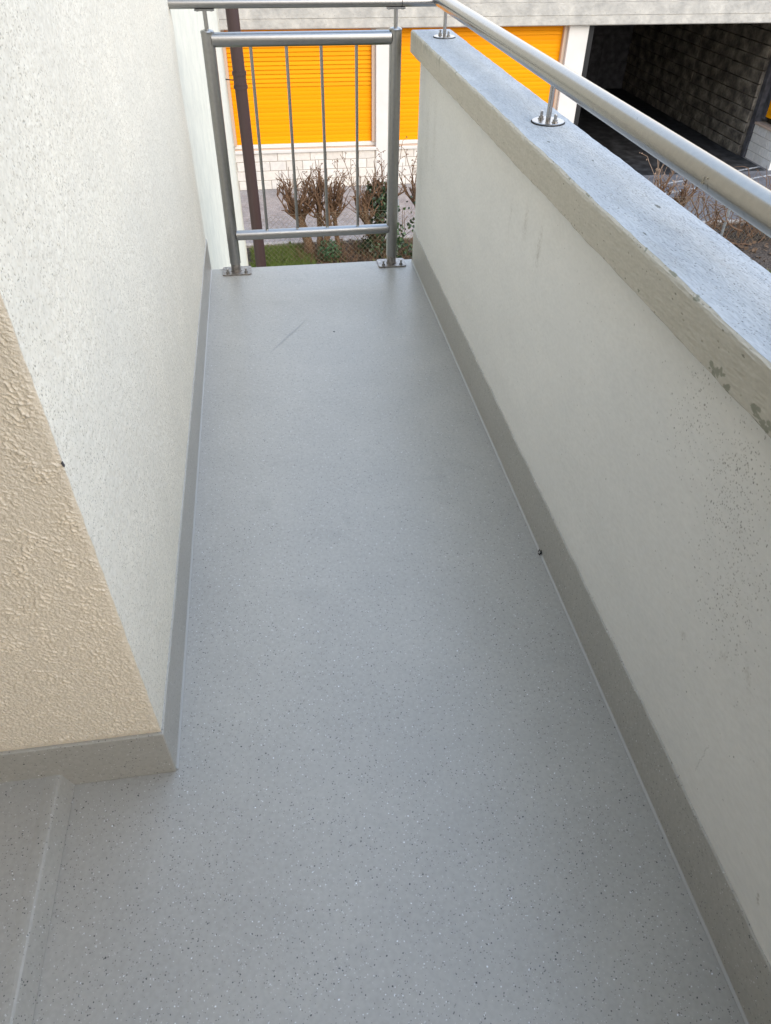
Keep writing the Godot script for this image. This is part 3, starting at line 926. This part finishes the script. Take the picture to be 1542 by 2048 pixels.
func brick_wall(parent: Node, frame: Transform3D, length: float, courses: int) -> void:
	# frame: origin at the lower left corner of the face, x along the wall, y up, z outwards
	var pitch := 0.252
	var high := 0.1365
	var st := begin()
	quad(st, frame * Vector3(0, 0, 0), frame * Vector3(length, 0, 0), frame * Vector3(length, courses * high, 0), frame * Vector3(0, courses * high, 0), frame.basis.z)
	quad(st, frame * Vector3(0, courses * high, 0), frame * Vector3(length, courses * high, 0), frame * Vector3(length, courses * high, -0.1), frame * Vector3(0, courses * high, -0.1), frame.basis.y)
	part("mortar_bed", done(st), M.mortar, parent)
	var shapes := {}
	for c in courses:
		var from := -pitch * (0.5 if c % 2 else 0.0) + 0.013
		var x := from
		while x < length:
			var a := maxf(x, 0.0)
			var b := minf(x + pitch - 0.010, length)
			if b - a > 0.02:
				var key := "%d_%d" % [int(round((b - a) * 1000)), rng.randi() % 3]
				if not shapes.has(key):
					shapes[key] = box_mesh(Vector3(0, 0.005, -0.05), Vector3(b - a, high - 0.005, 0.006 + rng.randf() * 0.004), 0.003)
				var o := part("brick", shapes[key], M.bricks[rng.randi() % 4], parent)
				o.transform = frame * Transform3D(Basis.IDENTITY, Vector3(a, c * high, 0))
			x += pitch

func slat_mesh(length: float, tall: float, tilt: float) -> ArrayMesh:
	# a shallow curved louvre hung from its upper edge, x along it
	var st := begin()
	var n := 5
	for k in n:
		var pts := []
		var ns := []
		for q in [k, k + 1]:
			var t := float(q) / n
			var y := -tall * t
			var bow := 0.0025 * sin(PI * t)
			var lean := tilt * t
			pts.append(Vector2(y, bow + lean))
		var a := Vector3(0, pts[0].x, pts[0].y)
		var b := Vector3(0, pts[1].x, pts[1].y)
		var nn := Vector3(0, b.z - a.z, a.y - b.y).normalized()
		if nn.z < 0: nn = -nn
		quad(st, a, a + Vector3.RIGHT * length, b + Vector3.RIGHT * length, b, nn)
	# folded lower edge
	box(st, Vector3(0, -tall - 0.001, tilt - 0.004), Vector3(length, -tall + 0.001, tilt + 0.0005), 0.0004)
	return done(st)

func blind(parent: Node, frame: Transform3D, wide: float, bottom: float, top: float, open_rows: int, gap: float) -> void:
	var rows := int(round((top - bottom) / 0.0535))
	var pitch := (top - bottom) / rows
	var holder := Node3D.new()
	holder.name = numbered("window_blind", parent)
	parent.add_child(holder, true)
	holder.transform = frame
	var shut := slat_mesh(wide, pitch + 0.001, 0.004)
	var ajar := slat_mesh(wide, pitch - gap, 0.016)
	for r in rows:
		var o := part("slat", ajar if r < open_rows else shut, M.slats[r % 3] if r > 0 else M.slat_shaded, holder, Vector3(0, top - r * pitch, 0.0))

func build_garage_building() -> void:
	rng.seed = 41
	var b := thing("yard_building", "low concrete building with yellow blinds and a dark open garage across the yard", "building")
	var beam_low := -0.252
	# concrete fascia beam, cast in three boards with small offsets
	var st := begin()
	var zf := FACADE + 0.085
	var prof := PackedVector2Array([Vector2(zf - 0.45, beam_low), Vector2(zf - 0.012, beam_low), Vector2(zf, beam_low + 0.012), Vector2(zf + 0.001, beam_low + 0.118), Vector2(zf - 0.005, beam_low + 0.123), Vector2(zf + 0.004, beam_low + 0.128), Vector2(zf + 0.003, beam_low + 0.275), Vector2(zf - 0.004, beam_low + 0.28), Vector2(zf + 0.002, beam_low + 0.285), Vector2(zf, beam_low + 0.50), Vector2(zf - 0.005, beam_low + 0.505), Vector2(zf, beam_low + 0.51), Vector2(zf, beam_low + 1.45), Vector2(zf - 0.45, beam_low + 1.45)])
	# sweep along +x: profile x is world z
	extrude(st, prof, Transform3D(Basis(Vector3(0, 0, 1), Vector3.UP, Vector3.RIGHT), Vector3(-5.0, 0, 0)), 19.0)
	part("concrete_beam", done(st), M.concrete, b)
	part("roof", box_mesh(Vector3(-5.0, beam_low + 0.02, -19.0), Vector3(14.0, beam_low + 0.4, zf - 0.44)), M.garage_shade, b)
	# white posts between the windows
	for c in [[-0.74, -0.47], [1.702, 1.920], [4.565, 4.868]]:
		part("white_post", box_mesh(Vector3(c[0], GROUND, FACADE - 0.25), Vector3(c[1], beam_low + 0.004, FACADE + 0.004), 0.006), M.white_paint, b)
	# windows: dark room behind, frame, blind, sill, brick dado
	var bays := [[-4.2, -0.74], [-0.47, 1.702], [1.920, 4.565]]
	for k in 3:
		var x0: float = bays[k][0]
		var x1: float = bays[k][1]
		part("window_glass", box_mesh(Vector3(x0, -1.75, FACADE - 0.24), Vector3(x1, beam_low, FACADE - 0.20)), M.dark_glass, b)
		part("guide_rail", box_mesh(Vector3(x1 - 0.055, -1.745, FACADE - 0.17), Vector3(x1 - 0.002, beam_low + 0.002, FACADE - 0.045), 0.003), M.beige_paint, b)
		part("guide_rail", box_mesh(Vector3(x0 + 0.002, -1.745, FACADE - 0.17), Vector3(x0 + 0.045, beam_low + 0.002, FACADE - 0.045), 0.003), M.beige_paint, b)
		blind(b, Transform3D(Basis.IDENTITY, Vector3(x0 + 0.047, 0, FACADE - 0.115)), x1 - x0 - 0.104, -1.745, beam_low + 0.03, [9, 14, 3][k], [0.002, 0.005, 0.004][k])
		part("window_frame", box_mesh(Vector3(x0 + 0.002, -1.80, FACADE - 0.16), Vector3(x1 - 0.002, -1.748, FACADE - 0.075), 0.004), M.white_paint, b)
		# sloping sill: beige top, white nose
		st = begin()
		extrude(st, PackedVector2Array([Vector2(FACADE - 0.16, -1.835), Vector2(FACADE - 0.004, -1.835), Vector2(FACADE - 0.004, -1.812), Vector2(FACADE - 0.16, -1.797)]), Transform3D(Basis(Vector3(0, 0, 1), Vector3.UP, Vector3.RIGHT), Vector3(x0 + 0.001, 0, 0)), x1 - x0 - 0.002)
		part("window_sill", done(st), M.beige_paint, b)
		part("sill_nose", box_mesh(Vector3(x0 + 0.001, -1.848, FACADE - 0.006), Vector3(x1 - 0.001, -1.806, FACADE + 0.022), 0.004), M.white_paint, b)
	var dado := Node3D.new()
	dado.name = "brick_dado"
	b.add_child(dado, true)
	for k in [1, 2]:
		brick_wall(dado, Transform3D(Basis.IDENTITY, Vector3(bays[k][0], GROUND, FACADE - 0.012)), bays[k][1] - bays[k][0], 4)
	# garage: side walls, rear wall and its joints
	part("dark_jamb", box_mesh(Vector3(4.870, GROUND, -18.2), Vector3(4.96, beam_low + 0.003, FACADE - 0.03), 0.004), M.dark_frame, b)
	var rear := part("garage_rear_wall", box_mesh(Vector3(4.9, GROUND, -18.5), Vector3(8.6, beam_low, -18.22)), M.back_wall, b)
	for r in 4:
		for c in 5:
			part("wall_block", box_mesh(Vector3(4.97 + c * 0.70, GROUND + 0.02 + r * 0.53, -18.23), Vector3(4.97 + c * 0.70 + 0.69, GROUND + 0.02 + r * 0.53 + 0.52, -18.205 + rng.randf() * 0.004), 0.004), M.back_wall, rear)
	part("garage_floor", box_mesh(Vector3(4.96, GROUND - 0.05, -18.25), Vector3(8.46, GROUND + 0.006, FACADE + 0.05), 0.003), M.garage_shade, b)  # added sheet, its dark colour stands for the shade inside
	var side := part("garage_side_wall", box_mesh(Vector3(8.456, GROUND, -18.4), Vector3(8.75, beam_low, -12.86)), M.old_concrete, b)
	# board-marked concrete: uneven courses broken at a few upright joints
	var y := GROUND
	var row := 0
	while y < beam_low - 0.02:
		var tall := minf(rng.randf_range(0.15, 0.205), beam_low - y)
		var cuts := [-18.35, -16.6 + rng.randf_range(-0.06, 0.06), -15.15 + rng.randf_range(-0.03, 0.03), -13.98 + 0.035 * row / 3.0 + rng.randf_range(-0.012, 0.012), -12.855]
		for k in 4:
			var deep := rng.randf_range(0.0, 0.014) + (0.014 if k == 3 else 0.0)
			part("concrete_board", box_mesh(Vector3(8.432 - deep, y + rng.randf_range(0.006, 0.013), cuts[k] + 0.01), Vector3(8.46, y + tall - rng.randf_range(0.005, 0.012), cuts[k + 1] - 0.008), 0.007), M.old_concrete, side)
		y += tall
		row += 1
	# the white-brick return with its own yellow blind, right of the garage
	var rx := 8.512
	part("concrete_pier", box_mesh(Vector3(8.47, GROUND, -12.853), Vector3(8.75, beam_low, -12.742), 0.008), M.back_wall, b)
	var turned := Transform3D(Basis(Vector3(0, 0, 1), Vector3.UP, Vector3.LEFT), Vector3(rx, GROUND, -12.74))
	brick_wall(dado, turned, 0.735, 4)
	part("window_glass", box_mesh(Vector3(rx + 0.18, -1.75, -12.74), Vector3(rx + 0.22, beam_low, -11.98)), M.dark_glass, b)
	blind(b, Transform3D(Basis(Vector3(0, 0, 1), Vector3.UP, Vector3.LEFT), Vector3(rx + 0.075, 0, -12.63)), 0.56, -1.70, beam_low, 4, 0.004)
	part("window_frame", box_mesh(Vector3(rx + 0.05, -1.74, -12.738), Vector3(rx + 0.12, beam_low, -12.635), 0.004), M.back_wall, b)
	part("window_sill", box_mesh(Vector3(rx - 0.03, -1.835, -12.738), Vector3(rx + 0.16, -1.80, -12.006), 0.005), M.beige_paint, b)
	part("white_post", box_mesh(Vector3(rx - 0.012, GROUND, -12.0), Vector3(rx + 0.2, beam_low + 0.002, -11.96), 0.004), M.white_paint, b)
	part("garage_side_room", box_mesh(Vector3(rx + 0.24, GROUND, -19.0), Vector3(14.0, beam_low, -12.05)), M.old_concrete, b)

func build_pipe() -> void:
	var d := thing("downpipe", "dark brown drainpipe standing at the corner of the house", "pipe")
	var top := Vector3(-0.196, 2.4, -8.0)
	var foot := Vector3(-0.170, GROUND + 0.02, -8.0)
	part("pipe", rod(foot, top, 0.0585, 32), M.pipe, d)
	var along := func(y: float) -> Vector3: return foot.lerp(top, (y - foot.y) / (top.y - foot.y))
	var st := begin()
	for s in [[-0.065, -0.035, 0.068], [-0.15, -0.065, 0.0615], [-0.18, -0.15, 0.068]]:
		var a: Vector3 = along.call(s[0])
		var c: Vector3 = along.call(s[1])
		tube(st, [a, a + Vector3(0, 0.004, 0), c - Vector3(0, 0.004, 0), c], [s[2] - 0.004, s[2], s[2], s[2] - 0.004], 28)
	part("collar", done(st), M.pipe, d)
	st = begin()
	tube(st, [Vector3(SMOOTH_X - 0.01, -0.108, -8.05), Vector3(-0.24, -0.108, -8.0)], [0.005, 0.005], 8)
	part("wall_bracket", done(st), M.dark_frame, d)

func build_fence() -> void:
	var f := thing("wire_fence", "low diamond wire mesh fence with zinc posts along the planting strip", "fence")
	var z := -8.9
	var x0 := -0.30
	var x1 := 8.0
	var high := 0.68
	for x in [-0.22, 1.533, 3.75, 5.985, 7.9]:
		var st := begin()
		tube(st, [Vector3(x, GROUND - 0.1, z - 0.03), Vector3(x - 0.004, GROUND + 0.79, z - 0.03), Vector3(x - 0.004, GROUND + 0.80, z - 0.03)], [0.019, 0.019, 0.012], 12)
		part("fence_post", done(st), M.zinc, f)
	for y in [0.03, 0.40, high]:
		part("tension_wire", rod(Vector3(x0, GROUND + y, z), Vector3(x1, GROUND + y, z), 0.0012, 5), M.wire, f)
	var st := begin()
	var w := 0.031
	var cols := int((x1 - x0) / w)
	var rows := int(high / w)
	rng.seed = 61
	for k in cols:
		var pts := PackedVector3Array()
		var rad := PackedFloat32Array()
		for j in rows + 1:
			var odd := (j + k) % 2
			pts.append(Vector3(x0 + (k + odd) * w, GROUND + 0.01 + j * w, z + (0.003 if odd else -0.003)))
			rad.append(0.0019)
		tube(st, pts, rad, 3, false)
	part("wire_mesh", done(st), M.wire, f, Vector3.ZERO, "stuff")

# ---------------------------------------------------------------- plants

func limb(st: SurfaceTool, from: Vector3, dir: Vector3, length: float, r0: float, r1: float, steps: int, wobble: float, sides := 6, rise := 0.0) -> PackedVector3Array:
	var pts := PackedVector3Array([from])
	var rad := PackedFloat32Array([r0])
	var p := from
	var d := dir.normalized()
	for k in steps:
		d = (d + Vector3(rng.randfn(0, wobble), rng.randfn(0, wobble) + rise, rng.randfn(0, wobble))).normalized()
		p += d * length / steps
		pts.append(p)
		rad.append(lerpf(r0, r1, float(k + 1) / steps) * rng.randf_range(0.88, 1.12))
	tube(st, pts, rad, sides)
	return pts

func leaf(st: SurfaceTool, at: Vector3, out: Vector3, size: float) -> void:
	# a folded five-sided leaf facing roughly along out
	var n := (out + Vector3(rng.randfn(0, 0.45), rng.randfn(0.1, 0.45), rng.randfn(0, 0.45))).normalized()
	var u := n.cross(Vector3(rng.randfn(0, 1), rng.randfn(0, 1), rng.randfn(0, 1))).normalized()
	var v := n.cross(u)
	var tip := at + u * size * 0.62
	var base := at - u * size * 0.5
	var fold := n * size * rng.randf_range(0.05, 0.18)
	for s in [-1.0, 1.0]:
		var a: Vector3 = at + v * size * 0.42 * s + fold - u * size * 0.12
		var c: Vector3 = at + v * size * 0.30 * s + fold + u * size * 0.22
		var nn: Vector3 = (n - v * s * 0.3).normalized()
		tri(st, [base, a, c], [nn, nn, nn], [Vector2.ZERO, Vector2.RIGHT, Vector2.ONE])
		tri(st, [base, c, tip], [nn, nn, nn], [Vector2.ZERO, Vector2.RIGHT, Vector2.ONE])

func pruned_shrub(label: String, seed_: int, stems: Array, twigs: int, twig_len: float, pale := 0.0) -> Node3D:
	# stems: [foot, head, radius, half width of the knob, shoots]
	rng.seed = seed_
	var t := thing("pruned_shrub", label, "shrub", Vector3.ZERO, "cut back shrubs behind the wire fence")
	var tw := begin()
	var sh := begin()
	for s in stems:
		var st := begin()
		var foot: Vector3 = s[0]
		var head: Vector3 = s[1]
		var d := head - foot
		var p := limb(st, foot, d, d.length(), s[2], s[2] * 0.75, 6, 0.05, 9)
		var tip := p[p.size() - 1]
		for k in 5:   # burrs
			var b: Vector3 = p[2 + k % 5] + Vector3(rng.randfn(0, 1), rng.randfn(0, 1), rng.randfn(0, 1)).normalized() * s[2] * 0.7
			tube(st, [b - Vector3(0, 0.03, 0), b, b + Vector3(0, 0.035, 0)], [0.004, s[2] * 0.5, 0.006], 6)
		part("trunk", done(st), M.bark, t)
		var shoots: int = int(s[4] * 1.9)
		for k in shoots:
			var a := rng.randf() * TAU
			var out := Vector3(cos(a), 0, sin(a) * 0.8)
			var from: Vector3 = tip.lerp(p[maxi(0, p.size() - 3)], rng.randf() * 0.9) + out * s[2] * 0.4
			var reach: float = s[3] * rng.randf_range(0.35, 1.1)
			var tall := rng.randf_range(0.10, 0.36)
			var q := limb(sh, from, out * reach + Vector3.UP * tall * 0.6, Vector2(reach, tall).length(), rng.randf_range(0.010, 0.020), rng.randf_range(0.007, 0.010), 4, 0.22, 5, 0.16)
			for m in rng.randi_range(3, 6):   # stubs cut short
				var q0: Vector3 = q[rng.randi_range(2, 4)]
				limb(sh, q0, Vector3(rng.randfn(0, 0.5), 1.0, rng.randfn(0, 0.5)), rng.randf_range(0.04, 0.14), 0.008, 0.005, 2, 0.2, 5)
			if rng.randf() < 0.85:
				var e: Vector3 = q[4]
				for m in 2:
					limb(tw, e, Vector3(rng.randfn(0, 0.5), 1.1, rng.randfn(0, 0.4)), rng.randf_range(0.08, 0.3), 0.0042, 0.0022, 4, 0.14, 4)
		for k in twigs + 1:
			var a := rng.randf() * TAU
			var from: Vector3 = tip + Vector3(cos(a), 0.15, sin(a)) * s[3] * rng.randf() * 0.7
			var q := limb(tw, from, Vector3(rng.randfn(0, 0.35), 1.0, rng.randfn(0, 0.3)), twig_len * rng.randf_range(0.5, 1.15), 0.0056, 0.0028, 7, 0.10, 4)
			for m in 3:   # side twigs ending in dry seed heads
				var q0: Vector3 = q[rng.randi_range(3, 7)]
				var q1 := limb(tw, q0, Vector3(rng.randfn(0, 0.8), 0.7, rng.randfn(0, 0.6)), rng.randf_range(0.04, 0.11), 0.0028, 0.0018, 2, 0.1, 4)
				var e: Vector3 = q1[q1.size() - 1]
				for w in 3:
					leaf(tw, e + Vector3(rng.randfn(0, 0.010), rng.randfn(0, 0.008), rng.randfn(0, 0.010)), Vector3(0, 0.5, 1), 0.016)
	part("shoots", done(sh), M.shoot, t)
	part("twigs", done(tw), M.pale_twig if pale > 0.5 else M.twig, t)
	return t

func build_plants() -> void:
	var g := GROUND + 0.02
	pruned_shrub("bushy cut back shrub nearest the drainpipe, with two stout stems and many stubs", 101, [[Vector3(0.47, g, -9.2), Vector3(0.42, -1.70, -9.2), 0.07, 0.22, 16], [Vector3(0.56, g, -9.12), Vector3(0.615, -1.62, -9.15), 0.042, 0.14, 10], [Vector3(0.60, g, -9.05), Vector3(0.66, -1.88, -9.05), 0.045, 0.06, 4]], 3, 0.34)
	pruned_shrub("slim single stemmed shrub with a cup of cut shoots, behind the middle bars", 102, [[Vector3(0.805, g, -9.2), Vector3(0.83, -1.70, -9.2), 0.033, 0.13, 12]], 6, 0.48)
	var ivied := pruned_shrub("thick forked shrub wrapped in ivy, behind the right railing post", 103, [[Vector3(1.29, g, -9.2), Vector3(1.19, -1.72, -9.2), 0.05, 0.13, 9], [Vector3(1.31, g, -9.17), Vector3(1.37, -1.68, -9.2), 0.06, 0.14, 14]], 6, 0.62)
	# sawn stump ends
	var st := begin()
	rng.seed = 8
	tube(st, [Vector3(1.20, -2.05, -9.10), Vector3(1.165, -1.86, -9.06), Vector3(1.145, -1.68, -9.05)], [0.05, 0.04, 0.034], 9)
	part("sawn_stump", done(st), M.bark, ivied)
	st = begin()
	tube(st, [Vector3(1.145, -1.683, -9.05), Vector3(1.143, -1.675, -9.048)], [0.033, 0.031], 9)
	tube(st, [Vector3(1.205, -1.99, -9.06), Vector3(1.20, -1.96, -9.00)], [0.052, 0.045], 9)
	part("saw_cut", done(st), M.cut_wood, ivied)
	pruned_shrub("thin twiggy shrub between the right railing post and the parapet end", 104, [[Vector3(1.92, g, -9.25), Vector3(1.86, -1.62, -9.25), 0.022, 0.12, 5]], 7, 0.5)
	pruned_shrub("pale twigged shrub seen over the coping under the handrail", 105, [[Vector3(5.28, g, -9.5), Vector3(5.32, -1.92, -9.5), 0.024, 0.16, 7], [Vector3(5.55, g, -9.45), Vector3(5.62, -1.98, -9.45), 0.024, 0.13, 6]], 5, 0.62, 1.0)
	# thicket of bare stems on the fence at the right edge
	rng.seed = 120
	var th := thing("bare_thicket", "dark tangle of bare brown stems on the fence at the right edge", "shrub")
	var a := begin()
	var b := begin()
	for k in 85:
		var from := Vector3(rng.randf_range(5.55, 7.7), g + rng.randf_range(0.0, 0.25), rng.randf_range(-9.4, -8.75))
		var q := limb(a, from, Vector3(rng.randfn(0, 1.1), 0.8, rng.randfn(0, 0.3)), rng.randf_range(0.3, 0.8), rng.randf_range(0.005, 0.014), 0.004, 7, 0.22, 5)
		for m in 4:
			var q0: Vector3 = q[rng.randi_range(2, 7)]
			limb(b, q0, Vector3(rng.randfn(0, 1), rng.randfn(0.3, 0.7), rng.randfn(0, 0.5)), rng.randf_range(0.1, 0.4), 0.0045, 0.002, 5, 0.25, 4)
	part("stems", done(a), M.shoot, th)
	part("twigs", done(b), M.twig, th)
	# ivy on the shrub and spreading over the fence
	rng.seed = 130
	var iv := thing("ivy", "dark green ivy climbing the thick shrub and the fence beside it", "ivy")
	a = begin()
	b = begin()
	for k in 900:
		var y := g + pow(rng.randf(), 1.15) * 0.88
		var r := 0.17 * (1.0 - (y - g) * 0.62) + 0.03
		var ang := rng.randf() * TAU
		var out := Vector3(cos(ang), 0.1, sin(ang))
		var c := Vector3(1.33 + 0.03 * sin(y * 9.0), y, -9.17) + out * r * rng.randf_range(0.7, 1.15)
		leaf(a if rng.randf() < 0.72 else b, c, out, rng.randf_range(0.032, 0.058))
	for k in 330:
		var x := 1.40 + absf(rng.randfn(0, 0.26)) + 0.05
		var c := Vector3(x, g + rng.randf() * rng.randf_range(0.35, 0.86), -8.9 + rng.randfn(0, 0.03))
		if sin(c.x * 17.0 + c.y * 9.0) + sin(c.y * 21.0 - c.x * 5.0) < -0.3: continue
		leaf(a if rng.randf() < 0.7 else b, c, Vector3.BACK, rng.randf_range(0.03, 0.052))
	part("leaves", done(a), M.ivy, iv, Vector3.ZERO, "stuff")
	part("pale_leaves", done(b), M.ivy_light, iv, Vector3.ZERO, "stuff")
	a = begin()
	for k in 10:
		limb(a, Vector3(1.35 + rng.randfn(0, 0.08), g, -9.08), Vector3(rng.randfn(0.2, 0.4), 1, 0.1), rng.randf_range(0.5, 0.9), 0.006, 0.003, 8, 0.2, 5)
	part("vines", done(a), M.shoot, iv)
	# small green bush between the stems
	rng.seed = 140
	var bu := thing("small_bush", "small bright green leafy bush at the foot of the slim shrub", "bush")
	a = begin()
	for k in 520:
		var d := Vector3(rng.randfn(0, 1), rng.randfn(0, 1), rng.randfn(0, 1)).normalized() * pow(rng.randf(), 0.45)
		leaf(a, Vector3(0.68, g + 0.15, -8.99) + d * Vector3(0.16, 0.16, 0.12), d + Vector3(0, 0.3, 0.2), rng.randf_range(0.018, 0.034))
	part("leaves", done(a), M.bush_leaf, bu, Vector3.ZERO, "stuff")
	a = begin()
	for k in 7:
		limb(a, Vector3(0.68, g, -8.99), Vector3(rng.randfn(0, 0.5), 1, rng.randfn(0, 0.4)), 0.22, 0.006, 0.003, 4, 0.15, 5)
	part("stems", done(a), M.shoot, bu)
	# grass and fallen leaves in the strip
	rng.seed = 150
	var blade := begin()
	for k in 7:
		var ang := rng.randf() * TAU
		var d := Vector3(cos(ang), 0, sin(ang))
		var w := d.cross(Vector3.UP) * 0.0035
		var p0 := d * 0.008
		var p1 := p0 + Vector3.UP * 0.045 + d * 0.012
		var p2 := p1 + Vector3.UP * 0.03 + d * 0.03
		quad(blade, p0 - w, p0 + w, p1 + w * 0.8, p1 - w * 0.8, d)
		tri(blade, [p1 - w * 0.8, p1 + w * 0.8, p2], [d, d, d], [Vector2.ZERO, Vector2.RIGHT, Vector2.ONE])
	var tufts := []
	for k in 5200:
		var x := rng.randf_range(-0.3, 8.0)
		var z := rng.randf_range(-9.55, -7.6)
		var want := (0.95 if x < 0.42 and z > -9.47 else 0.10) if x < 3.0 else 0.0
		if rng.randf() > want: continue
		tufts.append(Transform3D(Basis(Vector3.UP, rng.randf() * TAU).scaled(Vector3.ONE * rng.randf_range(0.6, 1.25)), Vector3(x, GROUND + 0.035, z)))
	for k in 2600:
		tufts.append(Transform3D(Basis(Vector3.UP, rng.randf() * TAU).scaled(Vector3.ONE * rng.randf_range(0.6, 1.25)), Vector3(rng.randf_range(-0.3, 0.48), GROUND + 0.035, rng.randf_range(-9.45, -8.0))))
	for k in 14000:
		tufts.append(Transform3D(Basis(Vector3.UP, rng.randf() * TAU).scaled(Vector3.ONE * rng.randf_range(0.5, 1.2)), Vector3(rng.randf_range(-0.3, 9.5), GROUND + 0.05, rng.randf_range(-8.0, 1.0))))
	var mm := MultiMesh.new()
	mm.transform_format = MultiMesh.TRANSFORM_3D
	mm.mesh = done(blade)
	mm.instance_count = tufts.size()
	for k in tufts.size():
		mm.set_instance_transform(k, tufts[k])
	var mi := MultiMeshInstance3D.new()
	mi.name = "grass"
	mi.multimesh = mm
	mi.material_override = M.grass
	add_child(mi, true)
	tag(mi, "short green grass of the lawn and of the strip near the drainpipe", "grass", "", "stuff")
	a = begin()
	for k in 2600:
		var x := rng.randf_range(-0.2, 7.8)
		var z := rng.randf_range(-9.6, -8.2)
		if (x < 0.35 and rng.randf() < 0.75) or (x > 3.0 and rng.randf() < 0.6): continue
		leaf(a, Vector3(x, GROUND + 0.05 + rng.randf() * 0.03, z), Vector3.UP, rng.randf_range(0.03, 0.065))
	tag(part("leaf_litter", done(a), M.dry_leaf, self, Vector3.ZERO), "brown fallen leaves strewn on the planting strip", "leaves", "", "stuff")
	# low dry stalks among the litter
	rng.seed = 160
	a = begin()
	for k in 1000:
		var from := Vector3(rng.randf_range(0.3, 2.1), GROUND + 0.02, rng.randf_range(-9.5, -8.85))
		limb(a, from, Vector3(rng.randfn(0, 0.7), 1, rng.randfn(0, 0.5)), rng.randf_range(0.06, 0.24), 0.0042, 0.0018, 4, 0.25, 3)
	tag(part("dry_stalks", done(a), M.twig, self), "dry brown stalks and undergrowth around the shrub stems", "undergrowth", "", "stuff")

# ---------------------------------------------------------------- scene

func _ready() -> void:
	var cam := Camera3D.new()
	cam.name = "camera"
	cam.position = Vector3(0, 1.40, 0)
	cam.rotation_degrees = Vector3(-41.799, -9.1146, 0.7294)
	cam.fov = 71.047
	cam.near = 0.05
	cam.far = 400.0
	add_child(cam)
	cam.current = true

	var sky := ProceduralSkyMaterial.new()
	sky.sky_top_color = Color(0.70, 0.80, 0.94)
	sky.sky_horizon_color = Color(0.96, 0.92, 0.85)
	sky.sky_curve = 0.22
	sky.ground_bottom_color = Color(0.40, 0.38, 0.36)
	sky.ground_horizon_color = Color(0.62, 0.62, 0.62)
	sky.sky_energy_multiplier = 1.28
	var env := Environment.new()
	env.background_mode = Environment.BG_SKY
	env.sky = Sky.new()
	env.sky.sky_material = sky
	env.tonemap_mode = Environment.TONE_MAPPER_LINEAR
	env.tonemap_exposure = 1.55
	env.sdfgi_enabled = true
	env.ssao_enabled = true
	env.ssil_enabled = true
	var we := WorldEnvironment.new()
	we.name = "environment"
	we.environment = env
	add_child(we)

	var sun := DirectionalLight3D.new()
	sun.name = "sun"
	sun.light_energy = 0.5
	sun.light_color = Color(1.0, 0.92, 0.80)
	sun.light_angular_distance = 50.0
	sun.shadow_enabled = true
	sun.sky_mode = DirectionalLight3D.SKY_MODE_LIGHT_ONLY
	add_child(sun)
	sun.look_at_from_position(Vector3(0.42, 0.62, 0.72), Vector3.ZERO)

	make_materials()
	build_ground()
	build_house()
	build_floor()
	build_parapet()
	build_garage_building()
	build_railing()
	build_pipe()
	build_fence()
	build_plants()
